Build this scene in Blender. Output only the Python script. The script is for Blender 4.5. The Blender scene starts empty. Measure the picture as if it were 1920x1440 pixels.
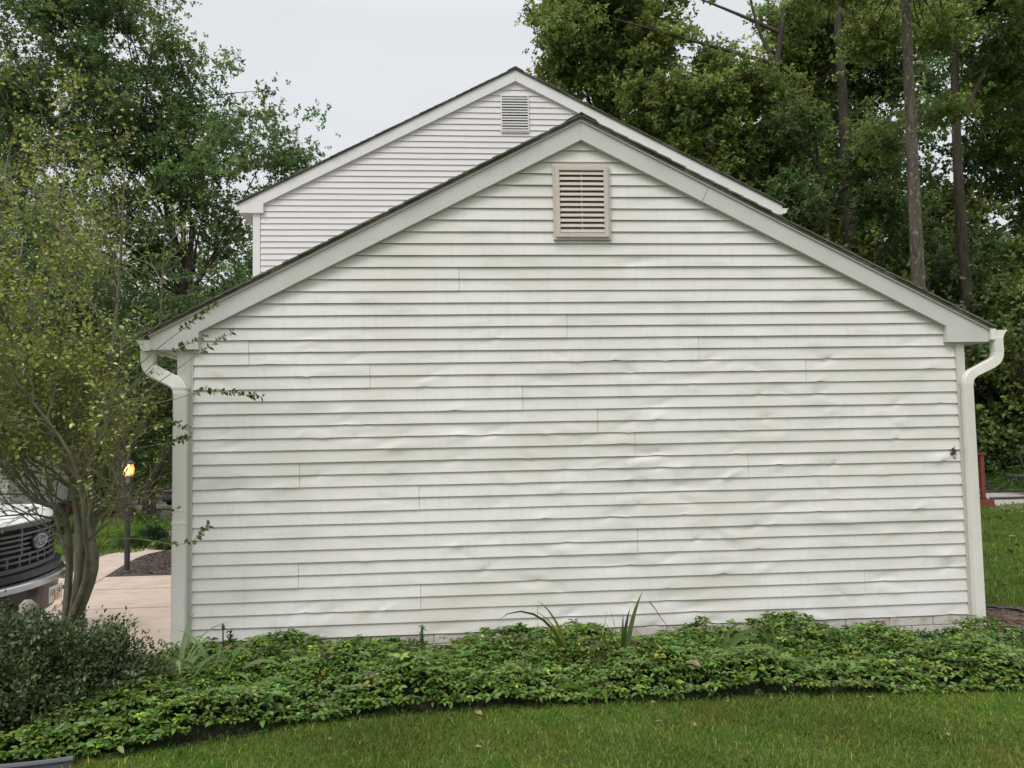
import bpy, math, random
import numpy as np
from mathutils import Vector, Matrix
random.seed(7); RNG = np.random.default_rng(11)
S = bpy.context.scene; COL = S.collection
R = math.radians

# ------------------------------------------------------------------ camera
F = 1443.0; YAW, PITCH, ROLL = -0.0732, 0.0599, -0.0178
CAM = np.array([2.1568, -6.4821, 1.6581])
def rot(d):
    c, s = math.cos(ROLL), math.sin(ROLL); d = (c*d[0]-s*d[1], s*d[0]+c*d[1], d[2])
    c, s = math.cos(PITCH), math.sin(PITCH); X, Y, Z = d[0], -d[2]*c-d[1]*s, -d[2]*s+d[1]*c
    c, s = math.cos(YAW), math.sin(YAW); return np.array([c*X-s*Y, s*X+c*Y, Z])
cam = bpy.data.cameras.new('camera'); cam.sensor_width = 36; cam.lens = F/1920*36
cam.clip_start = .05; cam.clip_end = 1500
camo = bpy.data.objects.new('camera', cam); COL.objects.link(camo)
a, b, c = rot((1, 0, 0)), rot((0, 1, 0)), rot((0, 0, 1))
camo.matrix_world = Matrix(((a[0], b[0], c[0], CAM[0]), (a[1], b[1], c[1], CAM[1]), (a[2], b[2], c[2], CAM[2]), (0, 0, 0, 1)))
S.camera = camo
def P(px, py, Y):
    d = rot(((px-960)/F, (720-py)/F, -1)); return CAM+d*(Y-CAM[1])/d[1]

# ------------------------------------------------------------------ sky, sun, exposure
SUN_EL, SUN_AZ = R(52), math.atan2(-1.0, -0.75)     # direction TO the sun: left and behind the viewer
W = bpy.data.worlds.new('World'); S.world = W; W.use_nodes = True
nt = W.node_tree; N = nt.nodes; N.clear(); LK = nt.links.new
out = N.new('ShaderNodeOutputWorld'); bg = N.new('ShaderNodeBackground'); LK(bg.outputs[0], out.inputs[0])
sky = N.new('ShaderNodeTexSky'); sky.sky_type = 'NISHITA'; sky.sun_disc = False
sky.sun_elevation = SUN_EL; sky.sun_rotation = math.pi/2-SUN_AZ
tc = N.new('ShaderNodeTexCoord'); sep = N.new('ShaderNodeSeparateXYZ'); LK(tc.outputs['Generated'], sep.inputs[0])
mr = N.new('ShaderNodeMapRange'); LK(sep.outputs['Z'], mr.inputs['Value'])
mr.inputs['From Min'].default_value = 0.48; mr.inputs['From Max'].default_value = 1.0
mr.inputs['To Min'].default_value = 5.95; mr.inputs['To Max'].default_value = 16.0   # overcast dome: brighter overhead
nz = N.new('ShaderNodeTexNoise'); nz.inputs['Scale'].default_value = 2.2; nz.inputs['Detail'].default_value = 4
mp = N.new('ShaderNodeMapping'); mp.inputs['Scale'].default_value = (1, 1, 3); LK(tc.outputs['Generated'], mp.inputs[0]); LK(mp.outputs[0], nz.inputs[0])
nr = N.new('ShaderNodeMapRange'); LK(nz.outputs[0], nr.inputs['Value']); nr.inputs['To Min'].default_value = .89; nr.inputs['To Max'].default_value = 1.13
mm = N.new('ShaderNodeMath'); mm.operation = 'MULTIPLY'; LK(mr.outputs[0], mm.inputs[0]); LK(nr.outputs[0], mm.inputs[1])
cl = N.new('ShaderNodeVectorMath'); cl.operation = 'SCALE'; cl.inputs[0].default_value = (.975, .993, 1.012); LK(mm.outputs[0], cl.inputs['Scale'])
mx = N.new('ShaderNodeMix'); mx.data_type = 'RGBA'; mx.inputs[0].default_value = .88
LK(sky.outputs[0], mx.inputs[6]); LK(cl.outputs[0], mx.inputs[7]); LK(mx.outputs[2], bg.inputs[0]); bg.inputs[1].default_value = .115
sl = bpy.data.lights.new('sun', 'SUN'); sl.energy = 1.3; sl.angle = R(28); sl.color = (1, .975, .94)
so = bpy.data.objects.new('sun', sl); COL.objects.link(so)
sd = Vector((math.cos(SUN_EL)*math.cos(SUN_AZ), math.cos(SUN_EL)*math.sin(SUN_AZ), math.sin(SUN_EL)))
so.rotation_euler = sd.to_track_quat('Z', 'Y').to_euler(); so.location = (-10, -12, 20)
S.view_settings.view_transform = 'Standard'; S.view_settings.look = 'None'; S.view_settings.gamma = 1
S.view_settings.exposure = 0.33
S.render.engine = 'CYCLES'
S.cycles.max_bounces = 9; S.cycles.diffuse_bounces = 6; S.cycles.glossy_bounces = 3; S.cycles.transmission_bounces = 4; S.cycles.transparent_max_bounces = 8
S.cycles.use_denoising = True

# ------------------------------------------------------------------ terrain height
def sst(t): t = np.clip(t, 0, 1); return t*t*(3-2*t)
def H(x, y):
    x = np.asarray(x, float); y = np.asarray(y, float)
    left = -.5*sst((y+1.9)/1.6) - .18*(1-sst((y+1.9)/1.6)) - .062*np.clip(y-6.5, 0, 42)*sst((y-6.5)/4)
    left = left - .0*x
    x1 = -.05+np.clip(y-3, 0, 30)*.8
    w = sst((x+.95)/(x1+.95))
    right = -.18 + .012*np.clip(y-8, 0, 60)
    return left*(1-w)+right*w
def proj(V):
    a, b, c = rot((1, 0, 0)), rot((0, 1, 0)), rot((0, 0, 1)); d = np.asarray(V)-CAM; z = -(d@c); return 960+F*(d@a)/z, 720-F*(d@b)/z
def G(px, py, dz=0):
    d = rot(((px-960)/F, (720-py)/F, -1)); t0 = 0
    for t in np.arange(2, 160, .05):
        p = CAM+d*t
        if p[2] <= float(H(p[0], p[1]))+dz: return p
    return CAM+d*160

# ------------------------------------------------------------------ materials
MATS = {}
def mat(name, base, rough=.6, var=.0, scale=8, col2=None, bump=0, bscale=60, metal=0, spec=.5, stretch=None, thr=(.35, .65), vcol=False, trans=0, layers=()):
    if name in MATS: return MATS[name]
    m = bpy.data.materials.new(name); m.use_nodes = True; t = m.node_tree; n = t.nodes; L = t.links.new
    b = n['Principled BSDF']; b.inputs['Roughness'].default_value = rough; b.inputs['Metallic'].default_value = metal
    b.inputs['Specular IOR Level'].default_value = spec
    tc = n.new('ShaderNodeTexCoord'); mp = n.new('ShaderNodeMapping'); L(tc.outputs['Object'], mp.inputs[0])
    if stretch: mp.inputs['Scale'].default_value = stretch
    if vcol:
        at = n.new('ShaderNodeAttribute'); at.attribute_name = 'Col'; cur = at.outputs['Color']
    else:
        rg = n.new('ShaderNodeRGB'); rg.outputs[0].default_value = (*base, 1); cur = rg.outputs[0]
    def blend(cur, col, sc, lo, hi, amt, det=6, st=None):
        z = n.new('ShaderNodeTexNoise'); z.inputs['Scale'].default_value = sc; z.inputs['Detail'].default_value = det
        if st:
            mq = n.new('ShaderNodeMapping'); mq.inputs['Scale'].default_value = st; L(tc.outputs['Object'], mq.inputs[0]); L(mq.outputs[0], z.inputs[0])
        else: L(mp.outputs[0], z.inputs[0])
        q = n.new('ShaderNodeMapRange'); q.inputs['From Min'].default_value = lo; q.inputs['From Max'].default_value = hi; q.inputs['To Max'].default_value = amt
        L(z.outputs[0], q.inputs['Value'])
        x = n.new('ShaderNodeMix'); x.data_type = 'RGBA'; L(q.outputs[0], x.inputs[0]); L(cur, x.inputs[6]); x.inputs[7].default_value = (*col, 1)
        return x.outputs[2]
    if col2: cur = blend(cur, col2, scale, thr[0], thr[1], 1)
    if var:
        hs = n.new('ShaderNodeHueSaturation'); z = n.new('ShaderNodeTexNoise'); z.inputs['Scale'].default_value = scale*2.7; z.inputs['Detail'].default_value = 5; L(mp.outputs[0], z.inputs[0])
        q = n.new('ShaderNodeMapRange'); q.inputs['From Min'].default_value = .25; q.inputs['From Max'].default_value = .75
        q.inputs['To Min'].default_value = 1-var; q.inputs['To Max'].default_value = 1+var; L(z.outputs[0], q.inputs['Value']); L(q.outputs[0], hs.inputs['Value']); L(cur, hs.inputs['Color']); cur = hs.outputs[0]
    for (col, sc, lo, hi, amt, st) in layers: cur = blend(cur, col, sc, lo, hi, amt, 6, st)
    L(cur, b.inputs['Base Color'])
    if bump:
        z = n.new('ShaderNodeTexNoise'); z.inputs['Scale'].default_value = bscale; z.inputs['Detail'].default_value = 4; L(mp.outputs[0], z.inputs[0])
        bp = n.new('ShaderNodeBump'); bp.inputs['Strength'].default_value = bump; bp.inputs['Distance'].default_value = .01; L(z.outputs[0], bp.inputs['Height']); L(bp.outputs[0], b.inputs['Normal'])
    if trans:
        tr = n.new('ShaderNodeBsdfTranslucent'); hs = n.new('ShaderNodeHueSaturation'); hs.inputs['Value'].default_value = 1.5; hs.inputs['Saturation'].default_value = 1.15
        L(cur, hs.inputs['Color']); L(hs.outputs[0], tr.inputs[0])
        ms = n.new('ShaderNodeMixShader'); ms.inputs[0].default_value = trans; L(b.outputs[0], ms.inputs[1]); L(tr.outputs[0], ms.inputs[2])
        L(ms.outputs[0], n['Material Output'].inputs[0])
    MATS[name] = m; return m
def emis(name, col, st):
    m = bpy.data.materials.new(name); m.use_nodes = True; n = m.node_tree.nodes; b = n['Principled BSDF']
    b.inputs['Base Color'].default_value = (*col, 1); b.inputs['Emission Color'].default_value = (*col, 1); b.inputs['Emission Strength'].default_value = st
    return m
LEAF = mat('leaf', (0, 0, 0), rough=.48, vcol=True, trans=.5, spec=.35)
GLEAF = mat('glossy_leaf', (0, 0, 0), rough=.36, vcol=True, trans=.22, spec=.5)
DLEAF = mat('matte_leaf', (0, 0, 0), rough=.6, vcol=True, trans=.3, spec=.25)
BARK = mat('bark', (.068, .054, .038), .9, .35, 5, (.034, .027, .019), bump=.9, bscale=18, stretch=(1, 1, .25))
BARKL = mat('bark_light', (.105, .082, .058), .9, .35, 6, (.05, .040, .029), bump=.9, bscale=20, stretch=(1, 1, .25), layers=(((.21, .21, .155), 15, .57, .63, .7, (1, 1, .6)), ((.03, .026, .02), 14, .60, .68, .7, (1, 1, .5))))
STEM = mat('stem_bark', (.17, .145, .10), .85, .25, 10, (.10, .085, .06), bump=.6, bscale=50, layers=(((.13, .16, .07), 4, .5, .6, .5, None),))
TWIG = mat('twig', (.20, .19, .09), .7, .2, 20)
SID = mat('vinyl_siding', (.745, .715, .685), .42, .035, .9, spec=.4, bump=.12, bscale=350, layers=(
    ((.61, .58, .485), 1.1, .46, .70, .72, (.7, 1, 1.6)), ((.50, .495, .445), 2.6, .54, .74, .65, (.6, 1, 2.6)), ((.52, .43, .27), 2.9, .68, .78, .6, (.8, 1, 1.4)), ((.60, .60, .56), 9, .5, .7, .35, (2.2, 1, .35)), ((.47, .47, .43), 40, .62, .75, .35, None),
    ((.49, .49, .35), 2.3, .64, .8, .5, (1, 1, 1.2)), ((.80, .80, .79), 2.1, .6, .75, .6, (1, 1, 1.5))))
SID2 = mat('upper_siding', (.70, .665, .66), .45, .03, 1.1, spec=.4, bump=.1, bscale=300, layers=(((.62, .61, .57), 1.6, .55, .8, .4, (.6, 1, 2)),))
TRIM = mat('white_trim', (.575, .555, .525), .45, .04, 2, bump=.15, bscale=250, layers=(((.45, .44, .38), 3, .55, .8, .5, None), ((.5, .5, .47), 60, .55, .7, .25, None)))
TRIM2 = mat('upper_trim', (.72, .70, .69), .45, .03, 2, layers=(((.5, .5, .47), 3, .6, .85, .35, None),))
GUT = mat('white_aluminium', (.76, .73, .67), .33, .03, 3, layers=(((.55, .53, .46), 14, .58, .75, .35, (1, 1, .4)),))
POST = mat('corner_vinyl', (.54, .52, .465), .45, .04, 2, layers=(((.44, .45, .38), 4, .5, .8, .5, (1, 1, .4)),))
VENT = mat('vent_plastic', (.56, .49, .42), .5, .06, 6, bump=.1, bscale=200, layers=(((.42, .40, .26), 5, .55, .75, .5, (1, 1, 2)),))
VENTS = mat('vent_slat_plastic', (.66, .60, .55), .45, .05, 6)
DARK = mat('dark_void', (.02, .018, .018), .9)
DARKB = mat('vent_screen', (.22, .165, .135), .9, .2, 30)
SHING = mat('shingle', (.17, .155, .13), .95, .4, 25, (.10, .09, .075), bump=.8, bscale=120, layers=(((.075, .085, .04), 2.2, .42, .6, .85, None),))
BRICKW = mat('painted_brick', (.62, .58, .52), .75, .12, 12, bump=.5, bscale=60, layers=(((.42, .30, .22), 9, .56, .68, .6, None),))
CONC = mat('concrete_drive', (.50, .395, .315), .85, .12, 2.2, (.42, .335, .27), bump=.25, bscale=120, layers=(((.36, .30, .25), 3.2, .58, .74, .45, None), ((.30, .26, .23), 70, .62, .72, .4, None)))
PATIO = mat('patio_concrete', (.42, .37, .31), .9, .2, 3, (.33, .29, .25), bump=.3, bscale=80)
STREET = mat('street_concrete', (.50, .47, .44), .9, .1, 1.0, bump=.2, bscale=30)
MULCH = mat('mulch', (.055, .042, .036), .95, .5, 30, (.09, .07, .06), bump=1, bscale=90)
SOIL = mat('soil', (.035, .028, .022), .95, .4, 20, (.06, .045, .032), bump=1, bscale=60)
GRASSG = mat('lawn_ground', (.075, .11, .02), .95, .3, 3, (.075, .088, .022), bump=.9, bscale=120, layers=(((.085, .07, .03), 7, .6, .72, .5, None), ((.03, .055, .012), 1.2, .5, .7, .5, None)))
BLK = mat('black_plastic', (.018, .018, .02), .4)
LAMPM = mat('lamp_post_paint', (.035, .035, .042), .5, .1, 8)
REDW = mat('red_stained_wood', (.17, .042, .026), .6, .2, 8, stretch=(1, 1, .3), bump=.3, bscale=60)
TWOOD = mat('dry_twig', (.13, .085, .065), .85, .3, 20, (.21, .15, .11))
RUST = mat('rusty_iron', (.055, .035, .03), .8, .3, 30, (.12, .055, .03))
CHROME = mat('chrome', (.50, .52, .55), .18, metal=1)
WPAINT = mat('white_car_paint', (.82, .82, .82), .22, spec=.6)
BPL = mat('grille_black', (.02, .021, .023), .35)
GPL = mat('grille_grey', (.07, .073, .078), .35, spec=.6)
GLASS = mat('car_glass', (.02, .025, .03), .05, spec=.8)
SILV = mat('dark_silver_paint', (.20, .20, .225), .2, metal=.5, spec=.6)
SKYG = mat('rear_window', (.30, .34, .38), .03, spec=1, metal=.9)
TLIGHT = mat('tail_lamp', (.35, .02, .03), .15, spec=.8)
HLIGHT = mat('head_lamp', (.75, .77, .8), .08, spec=1, metal=.6)
RUB = mat('tyre', (.02, .02, .02), .85)
BLUE = mat('emblem_navy', (.012, .016, .035), .25, spec=.7)
PLATE = mat('plate_white', (.70, .69, .66), .4)
ORNG = mat('plate_orange', (.60, .22, .04), .5, .5, 30, (.75, .5, .15))
INK = mat('plate_ink', (.04, .04, .07), .5)
WHITE = mat('white_paint', (.80, .80, .79), .5)
REDD = mat('red_door_paint', (.33, .05, .04), .5)
BRICK = mat('red_brick', (.17, .085, .07), .9, .25, 6)
PIPE = mat('grey_edging', (.09, .095, .11), .55, .1, 5)
STONE = mat('pale_stone', (.36, .33, .27), .8, .15, 8, bump=.5, bscale=30)

# ------------------------------------------------------------------ mesh helpers
def tag(o, label=None, cat=None, group=None, kind=None):
    if label: o['label'] = label
    if cat: o['category'] = cat
    if group: o['group'] = group
    if kind: o['kind'] = kind
    return o
def empty(name, loc=(0, 0, 0), rz=0):
    o = bpy.data.objects.new(name, None); o.location = tuple(float(v) for v in loc); o.rotation_euler = (0, 0, rz); o.empty_display_size = .2; COL.objects.link(o); return o
def link(name, me, m, parent=None, smooth=False):
    if m is not None: me.materials.append(m)
    o = bpy.data.objects.new(name, me); COL.objects.link(o)
    if parent is not None: o.parent = parent
    if smooth: me.polygons.foreach_set('use_smooth', np.ones(len(me.polygons), bool))
    return o
class MB:
    def __init__(s): s.v = []; s.f = []
    def add(s, vs, fs):
        o = len(s.v); s.v += [tuple(float(q) for q in v) for v in vs]; s.f += [tuple(i+o for i in f) for f in fs]; return s
    def box(s, x0, x1, y0, y1, z0, z1):
        return s.add([(x0, y0, z0), (x1, y0, z0), (x1, y1, z0), (x0, y1, z0), (x0, y0, z1), (x1, y0, z1), (x1, y1, z1), (x0, y1, z1)],
                     [(0, 3, 2, 1), (4, 5, 6, 7), (0, 1, 5, 4), (1, 2, 6, 5), (2, 3, 7, 6), (3, 0, 4, 7)])
    def obox(s, c, ax, ay, az):   # oriented box, half axes
        c, ax, ay, az = map(np.array, (c, ax, ay, az)); vs = []
        for k in (-1, 1):
            for (i, j) in ((-1, -1), (1, -1), (1, 1), (-1, 1)): vs.append(c+i*ax+j*ay+k*az)
        return s.add(vs, [(0, 3, 2, 1), (4, 5, 6, 7), (0, 1, 5, 4), (1, 2, 6, 5), (2, 3, 7, 6), (3, 0, 4, 7)])
    def prism_y(s, pts, y0, y1):   # polygon in x,z extruded along y
        n = len(pts); vs = [(x, y0, z) for x, z in pts]+[(x, y1, z) for x, z in pts]
        fs = [tuple(range(n)), tuple(range(2*n-1, n-1, -1))]+[(i, (i+1) % n, (i+1) % n+n, i+n)[::-1] for i in range(n)]
        return s.add(vs, fs)
    def prism_x(s, pts, x0, x1):
        n = len(pts); vs = [(x0, y, z) for y, z in pts]+[(x1, y, z) for y, z in pts]
        fs = [tuple(range(n)), tuple(range(2*n-1, n-1, -1))]+[(i, (i+1) % n, (i+1) % n+n, i+n)[::-1] for i in range(n)]
        return s.add(vs, fs)
    def tube(s, pts, rad, n=8, cap=True, sq=None):
        pts = [np.array(p, float) for p in pts]; rad = rad if hasattr(rad, '__len__') else [rad]*len(pts)
        rings = []; u = None
        for i, p in enumerate(pts):
            d = (pts[min(i+1, len(pts)-1)]-pts[max(i-1, 0)]); d = d/(np.linalg.norm(d)+1e-9)
            if u is None:
                u = np.cross(d, (0, 1, 0) if abs(d[1]) < .9 else (1, 0, 0))
            u = u-d*np.dot(u, d); u = u/(np.linalg.norm(u)+1e-9); w = np.cross(d, u)
            if sq:
                hw, hd = sq; rings += [p+u*a*hw*rad[i]+w*b*hd*rad[i] for a, b in ((-1, -.8), (-.85, -1), (.85, -1), (1, -.8), (1, .8), (.85, 1), (-.85, 1), (-1, .8))]
            else: rings += [p+rad[i]*(math.cos(2*math.pi*k/n)*u+math.sin(2*math.pi*k/n)*w) for k in range(n)]
        if sq: n = 8
        fs = [(i*n+k, i*n+(k+1) % n, (i+1)*n+(k+1) % n, (i+1)*n+k) for i in range(len(pts)-1) for k in range(n)]
        if cap: fs += [tuple(range(n))[::-1], tuple((len(pts)-1)*n+k for k in range(n))]
        return s.add(rings, fs)
    def lathe(s, prof, c=(0, 0, 0), n=20, axis='z'):
        vs = []
        for r, z in prof:
            for k in range(n):
                a = 2*math.pi*k/n; q = (r*math.cos(a), r*math.sin(a), z)
                if axis == 'y': q = (q[0], q[2], q[1])
                if axis == 'x': q = (q[2], q[0], q[1])
                vs.append((c[0]+q[0], c[1]+q[1], c[2]+q[2]))
        m = len(prof); fs = [(i*n+k, i*n+(k+1) % n, (i+1)*n+(k+1) % n, (i+1)*n+k) for i in range(m-1) for k in range(n)]
        fs += [tuple(range(n))[::-1], tuple((m-1)*n+k for k in range(n))]
        return s.add(vs, fs)
    def loft(s, secs, closed=True):
        n = len(secs[0]); vs = [p for q in secs for p in q]
        fs = [(i*n+k, i*n+(k+1) % n, (i+1)*n+(k+1) % n, (i+1)*n+k) for i in range(len(secs)-1) for k in range(n if closed else n-1)]
        if closed: fs += [tuple(range(n))[::-1], tuple((len(secs)-1)*n+k for k in range(n))]
        return s.add(vs, fs)
    def build(s, name, m, parent=None, smooth=False, bevel=0, fixn=True):
        me = bpy.data.meshes.new(name); me.from_pydata(s.v, [], s.f)
        if fixn:
            import bmesh
            bm = bmesh.new(); bm.from_mesh(me); bmesh.ops.recalc_face_normals(bm, faces=bm.faces)
            if bevel: bmesh.ops.bevel(bm, geom=[e for e in bm.edges if e.is_manifold and e.calc_face_angle(0) > .6], offset=bevel, segments=2, affect='EDGES', clamp_overlap=True)
            bm.to_mesh(me); bm.free()
        o = link(name, me, m, parent, smooth and not bevel)
        if smooth:
            try: me.polygons.foreach_set('use_smooth', np.ones(len(me.polygons), bool)); me.set_sharp_from_angle(angle=R(40))
            except Exception: pass
        return o
def unit(a): return a/(np.linalg.norm(a, axis=-1, keepdims=True)+1e-9)
def npmesh(name, V, Fq, m, parent=None, col=None, smooth=False):
    me = bpy.data.meshes.new(name); me.vertices.add(len(V)); me.vertices.foreach_set('co', np.asarray(V, np.float32).ravel())
    k = Fq.shape[1]; me.loops.add(Fq.size); me.loops.foreach_set('vertex_index', Fq.astype(np.int32).ravel())
    me.polygons.add(len(Fq)); me.polygons.foreach_set('loop_start', np.arange(0, Fq.size, k, dtype=np.int32)); me.polygons.foreach_set('loop_total', np.full(len(Fq), k, np.int32))
    if smooth: me.polygons.foreach_set('use_smooth', np.ones(len(Fq), bool))
    me.update(calc_edges=True)
    if col is not None:
        at = me.color_attributes.new('Col', 'FLOAT_COLOR', 'POINT'); at.data.foreach_set('color', np.concatenate([col, np.ones((len(col), 1))], 1).astype(np.float32).ravel())
    return link(name, me, m, parent)
def leaves(name, C, D, U, L, Wd, col, m, parent=None, fold=.25, hexa=False, droop=0.):
    n = len(C); D = unit(D); Sd = unit(np.cross(D, U)); Un = np.cross(Sd, D); L = np.broadcast_to(L, n)[:, None]; Wd = np.broadcast_to(Wd, n)[:, None]
    if hexa:
        f = fold*Wd*Un; dr = -droop*L*Un
        V = np.stack([C, C+.38*L*D+.5*Wd*Sd+f, C+.75*L*D+.36*Wd*Sd+f*.8+dr*.4, C+L*D+dr, C+.75*L*D-.36*Wd*Sd+f*.8+dr*.4, C+.38*L*D-.5*Wd*Sd+f], 1).reshape(-1, 3)
        i = np.arange(n)[:, None]*6; Fq = np.concatenate([i+np.array([[0, 1, 2, 3]]), i+np.array([[0, 3, 4, 5]])], 0); k = 6
    else:
        f = fold*Wd*Un
        V = np.stack([C, C+.5*L*D+.5*Wd*Sd+f, C+L*D, C+.5*L*D-.5*Wd*Sd+f], 1).reshape(-1, 3)
        Fq = np.arange(n)[:, None]*4+np.array([[0, 1, 2, 3]]); k = 4
    return npmesh(name, V, Fq, m, parent, np.repeat(col, k, 0))
def rdir(n, up=0.): v = RNG.normal(size=(n, 3)); v = unit(v); v[:, 2] += up; return unit(v)
def vary(base, n, amt=.25, hue=.12):
    b = np.array(base)[None]*np.exp(RNG.normal(0, amt, (n, 1))); b[:, 0] *= np.exp(RNG.normal(0, hue, n)); return np.clip(b, .004, .9)

# ------------------------------------------------------------------ ground
def grid_mesh(name, xs, ys, zf, m, parent=None):
    X, Y = np.meshgrid(xs, ys); Z = zf(X, Y); V = np.stack([X, Y, Z], -1).reshape(-1, 3); nx = len(xs)
    i = (np.arange(len(ys)-1)[:, None]*nx+np.arange(nx-1)[None]).ravel()[:, None]
    return npmesh(name, V, i+np.array([[0, 1, nx+1, nx]]), m, parent, smooth=True)
def axis(lo, a, b, hi, st): return np.concatenate([np.linspace(lo, a, 40)[:-1], np.arange(a, b, st), np.linspace(b, hi, 40)])
tag(grid_mesh('ground', axis(-260, -20, 22, 260, .25), axis(-120, -10, 40, 320, .25), lambda x, y: H(x, y), GRASSG), kind='structure')
def drape(name, poly, dz, m, step=.15, thick=0.):
    """flat sheet cut to a polygon and laid over the ground"""
    import bmesh
    bm = bmesh.new(); vs = [bm.verts.new((p[0], p[1], 0)) for p in poly]; bm.faces.new(vs)
    xs = [p[0] for p in poly]; ys = [p[1] for p in poly]
    for ax, lo, hi in ((0, min(xs), max(xs)), (1, min(ys), max(ys))):
        t = lo+step
        while t < hi:
            g = list(bm.verts)+list(bm.edges)+list(bm.faces); co = [0, 0, 0]; no = [0, 0, 0]; co[ax] = t; no[ax] = 1
            bmesh.ops.bisect_plane(bm, geom=g, plane_co=co, plane_no=no); t += step
    bmesh.ops.recalc_face_normals(bm, faces=bm.faces)
    for v in bm.verts: v.co.z = float(H(v.co.x, v.co.y))+dz
    me = bpy.data.meshes.new(name); bm.to_mesh(me); bm.free()
    if me.polygons[0].normal.z < 0: me.flip_normals()
    return tag(link(name, me, m), kind='structure')
w1, w2, w3, w4 = G(183, 1048), G(330, 990), G(330, 1025), G(208, 1077)
def ext(a, b, t): return a+(b-a)*t
wa, wb = ext(w1, w2, -.35), ext(w1, w2, 1.5); wc, wd = ext(w4, w3, 1.5), ext(w4, w3, -.55)
YM = float(G(330, 1080)[1])
drape('driveway', [(-.06, .15), (-.06, YM), (-9, YM+.1), (-16, YM+.1), (-16, -.6), (-3.5, -.6), (-2.0, .1)], .012, CONC, .4)
jb = MB()
for yy in (float(G(330, 1140)[1]), YM-1.0):
    for q in np.arange(-9, -.1, .1): jb.box(q, q+.1, yy-.006, yy+.006, 0, 0)
for xx in (-3.3, -6.3): jb.box(xx-.005, xx+.005, .2, YM, 0, 0)
jv = [(x, y, float(H(x, y))+.0165) for x, y, z in jb.v]; jb2 = MB()
for q in range(0, len(jv), 8): jb2.add(jv[q:q+4], [(0, 1, 2, 3)])
tag(jb2.build('driveway_joints', mat('joint', (.10, .08, .065), .95), fixn=False), kind='structure')
drape('walkway', [wa, wb, wc, wd], .02, CONC, .4)
drape('mulch_bed', [(wd[0]-1.1, YM+.11), (-.03, YM+.02), (-.03, 14), (wc[0]-.2, 14), (wc[0]-.3, wc[1])], .01, MULCH, .3)
drape('street', [(-60, 34), (-2, 41), (4, 52), (-60, 52)], .05, STREET, 2)
drape('patio', [G(1800, 955), G(1850, 954), G(1925, 962), G(1990, 968), G(2000, 928), G(1920, 921), G(1800, 926)], .014, PATIO, .5)
BEDR = [(6.55, .9), (7.25, .72), (7.75, .28), (8.1, -.45), (7.8, -1.1), (6.0, -1.5), (5.6, -.4), (6.5, -.02)]
drape('twig_bed', BEDR, .01, SOIL, .3)
front = [(-4.6, -1.6), (-2.0, -1.95), (-.75, -1.92), (-.1, -1.86), (.45, -1.74), (.85, -1.58), (1.26, -1.38), (1.95, -1.30), (3.0, -1.28), (4.4, -1.30), (5.9, -1.38), (7.1, -1.30)]
drape('planting_bed', front+[(6.9, -.4), (6.7, .1), (0, .05), (-.1, .2), (-2, .15), (-4.6, .0)], .009, SOIL, .3)

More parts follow.
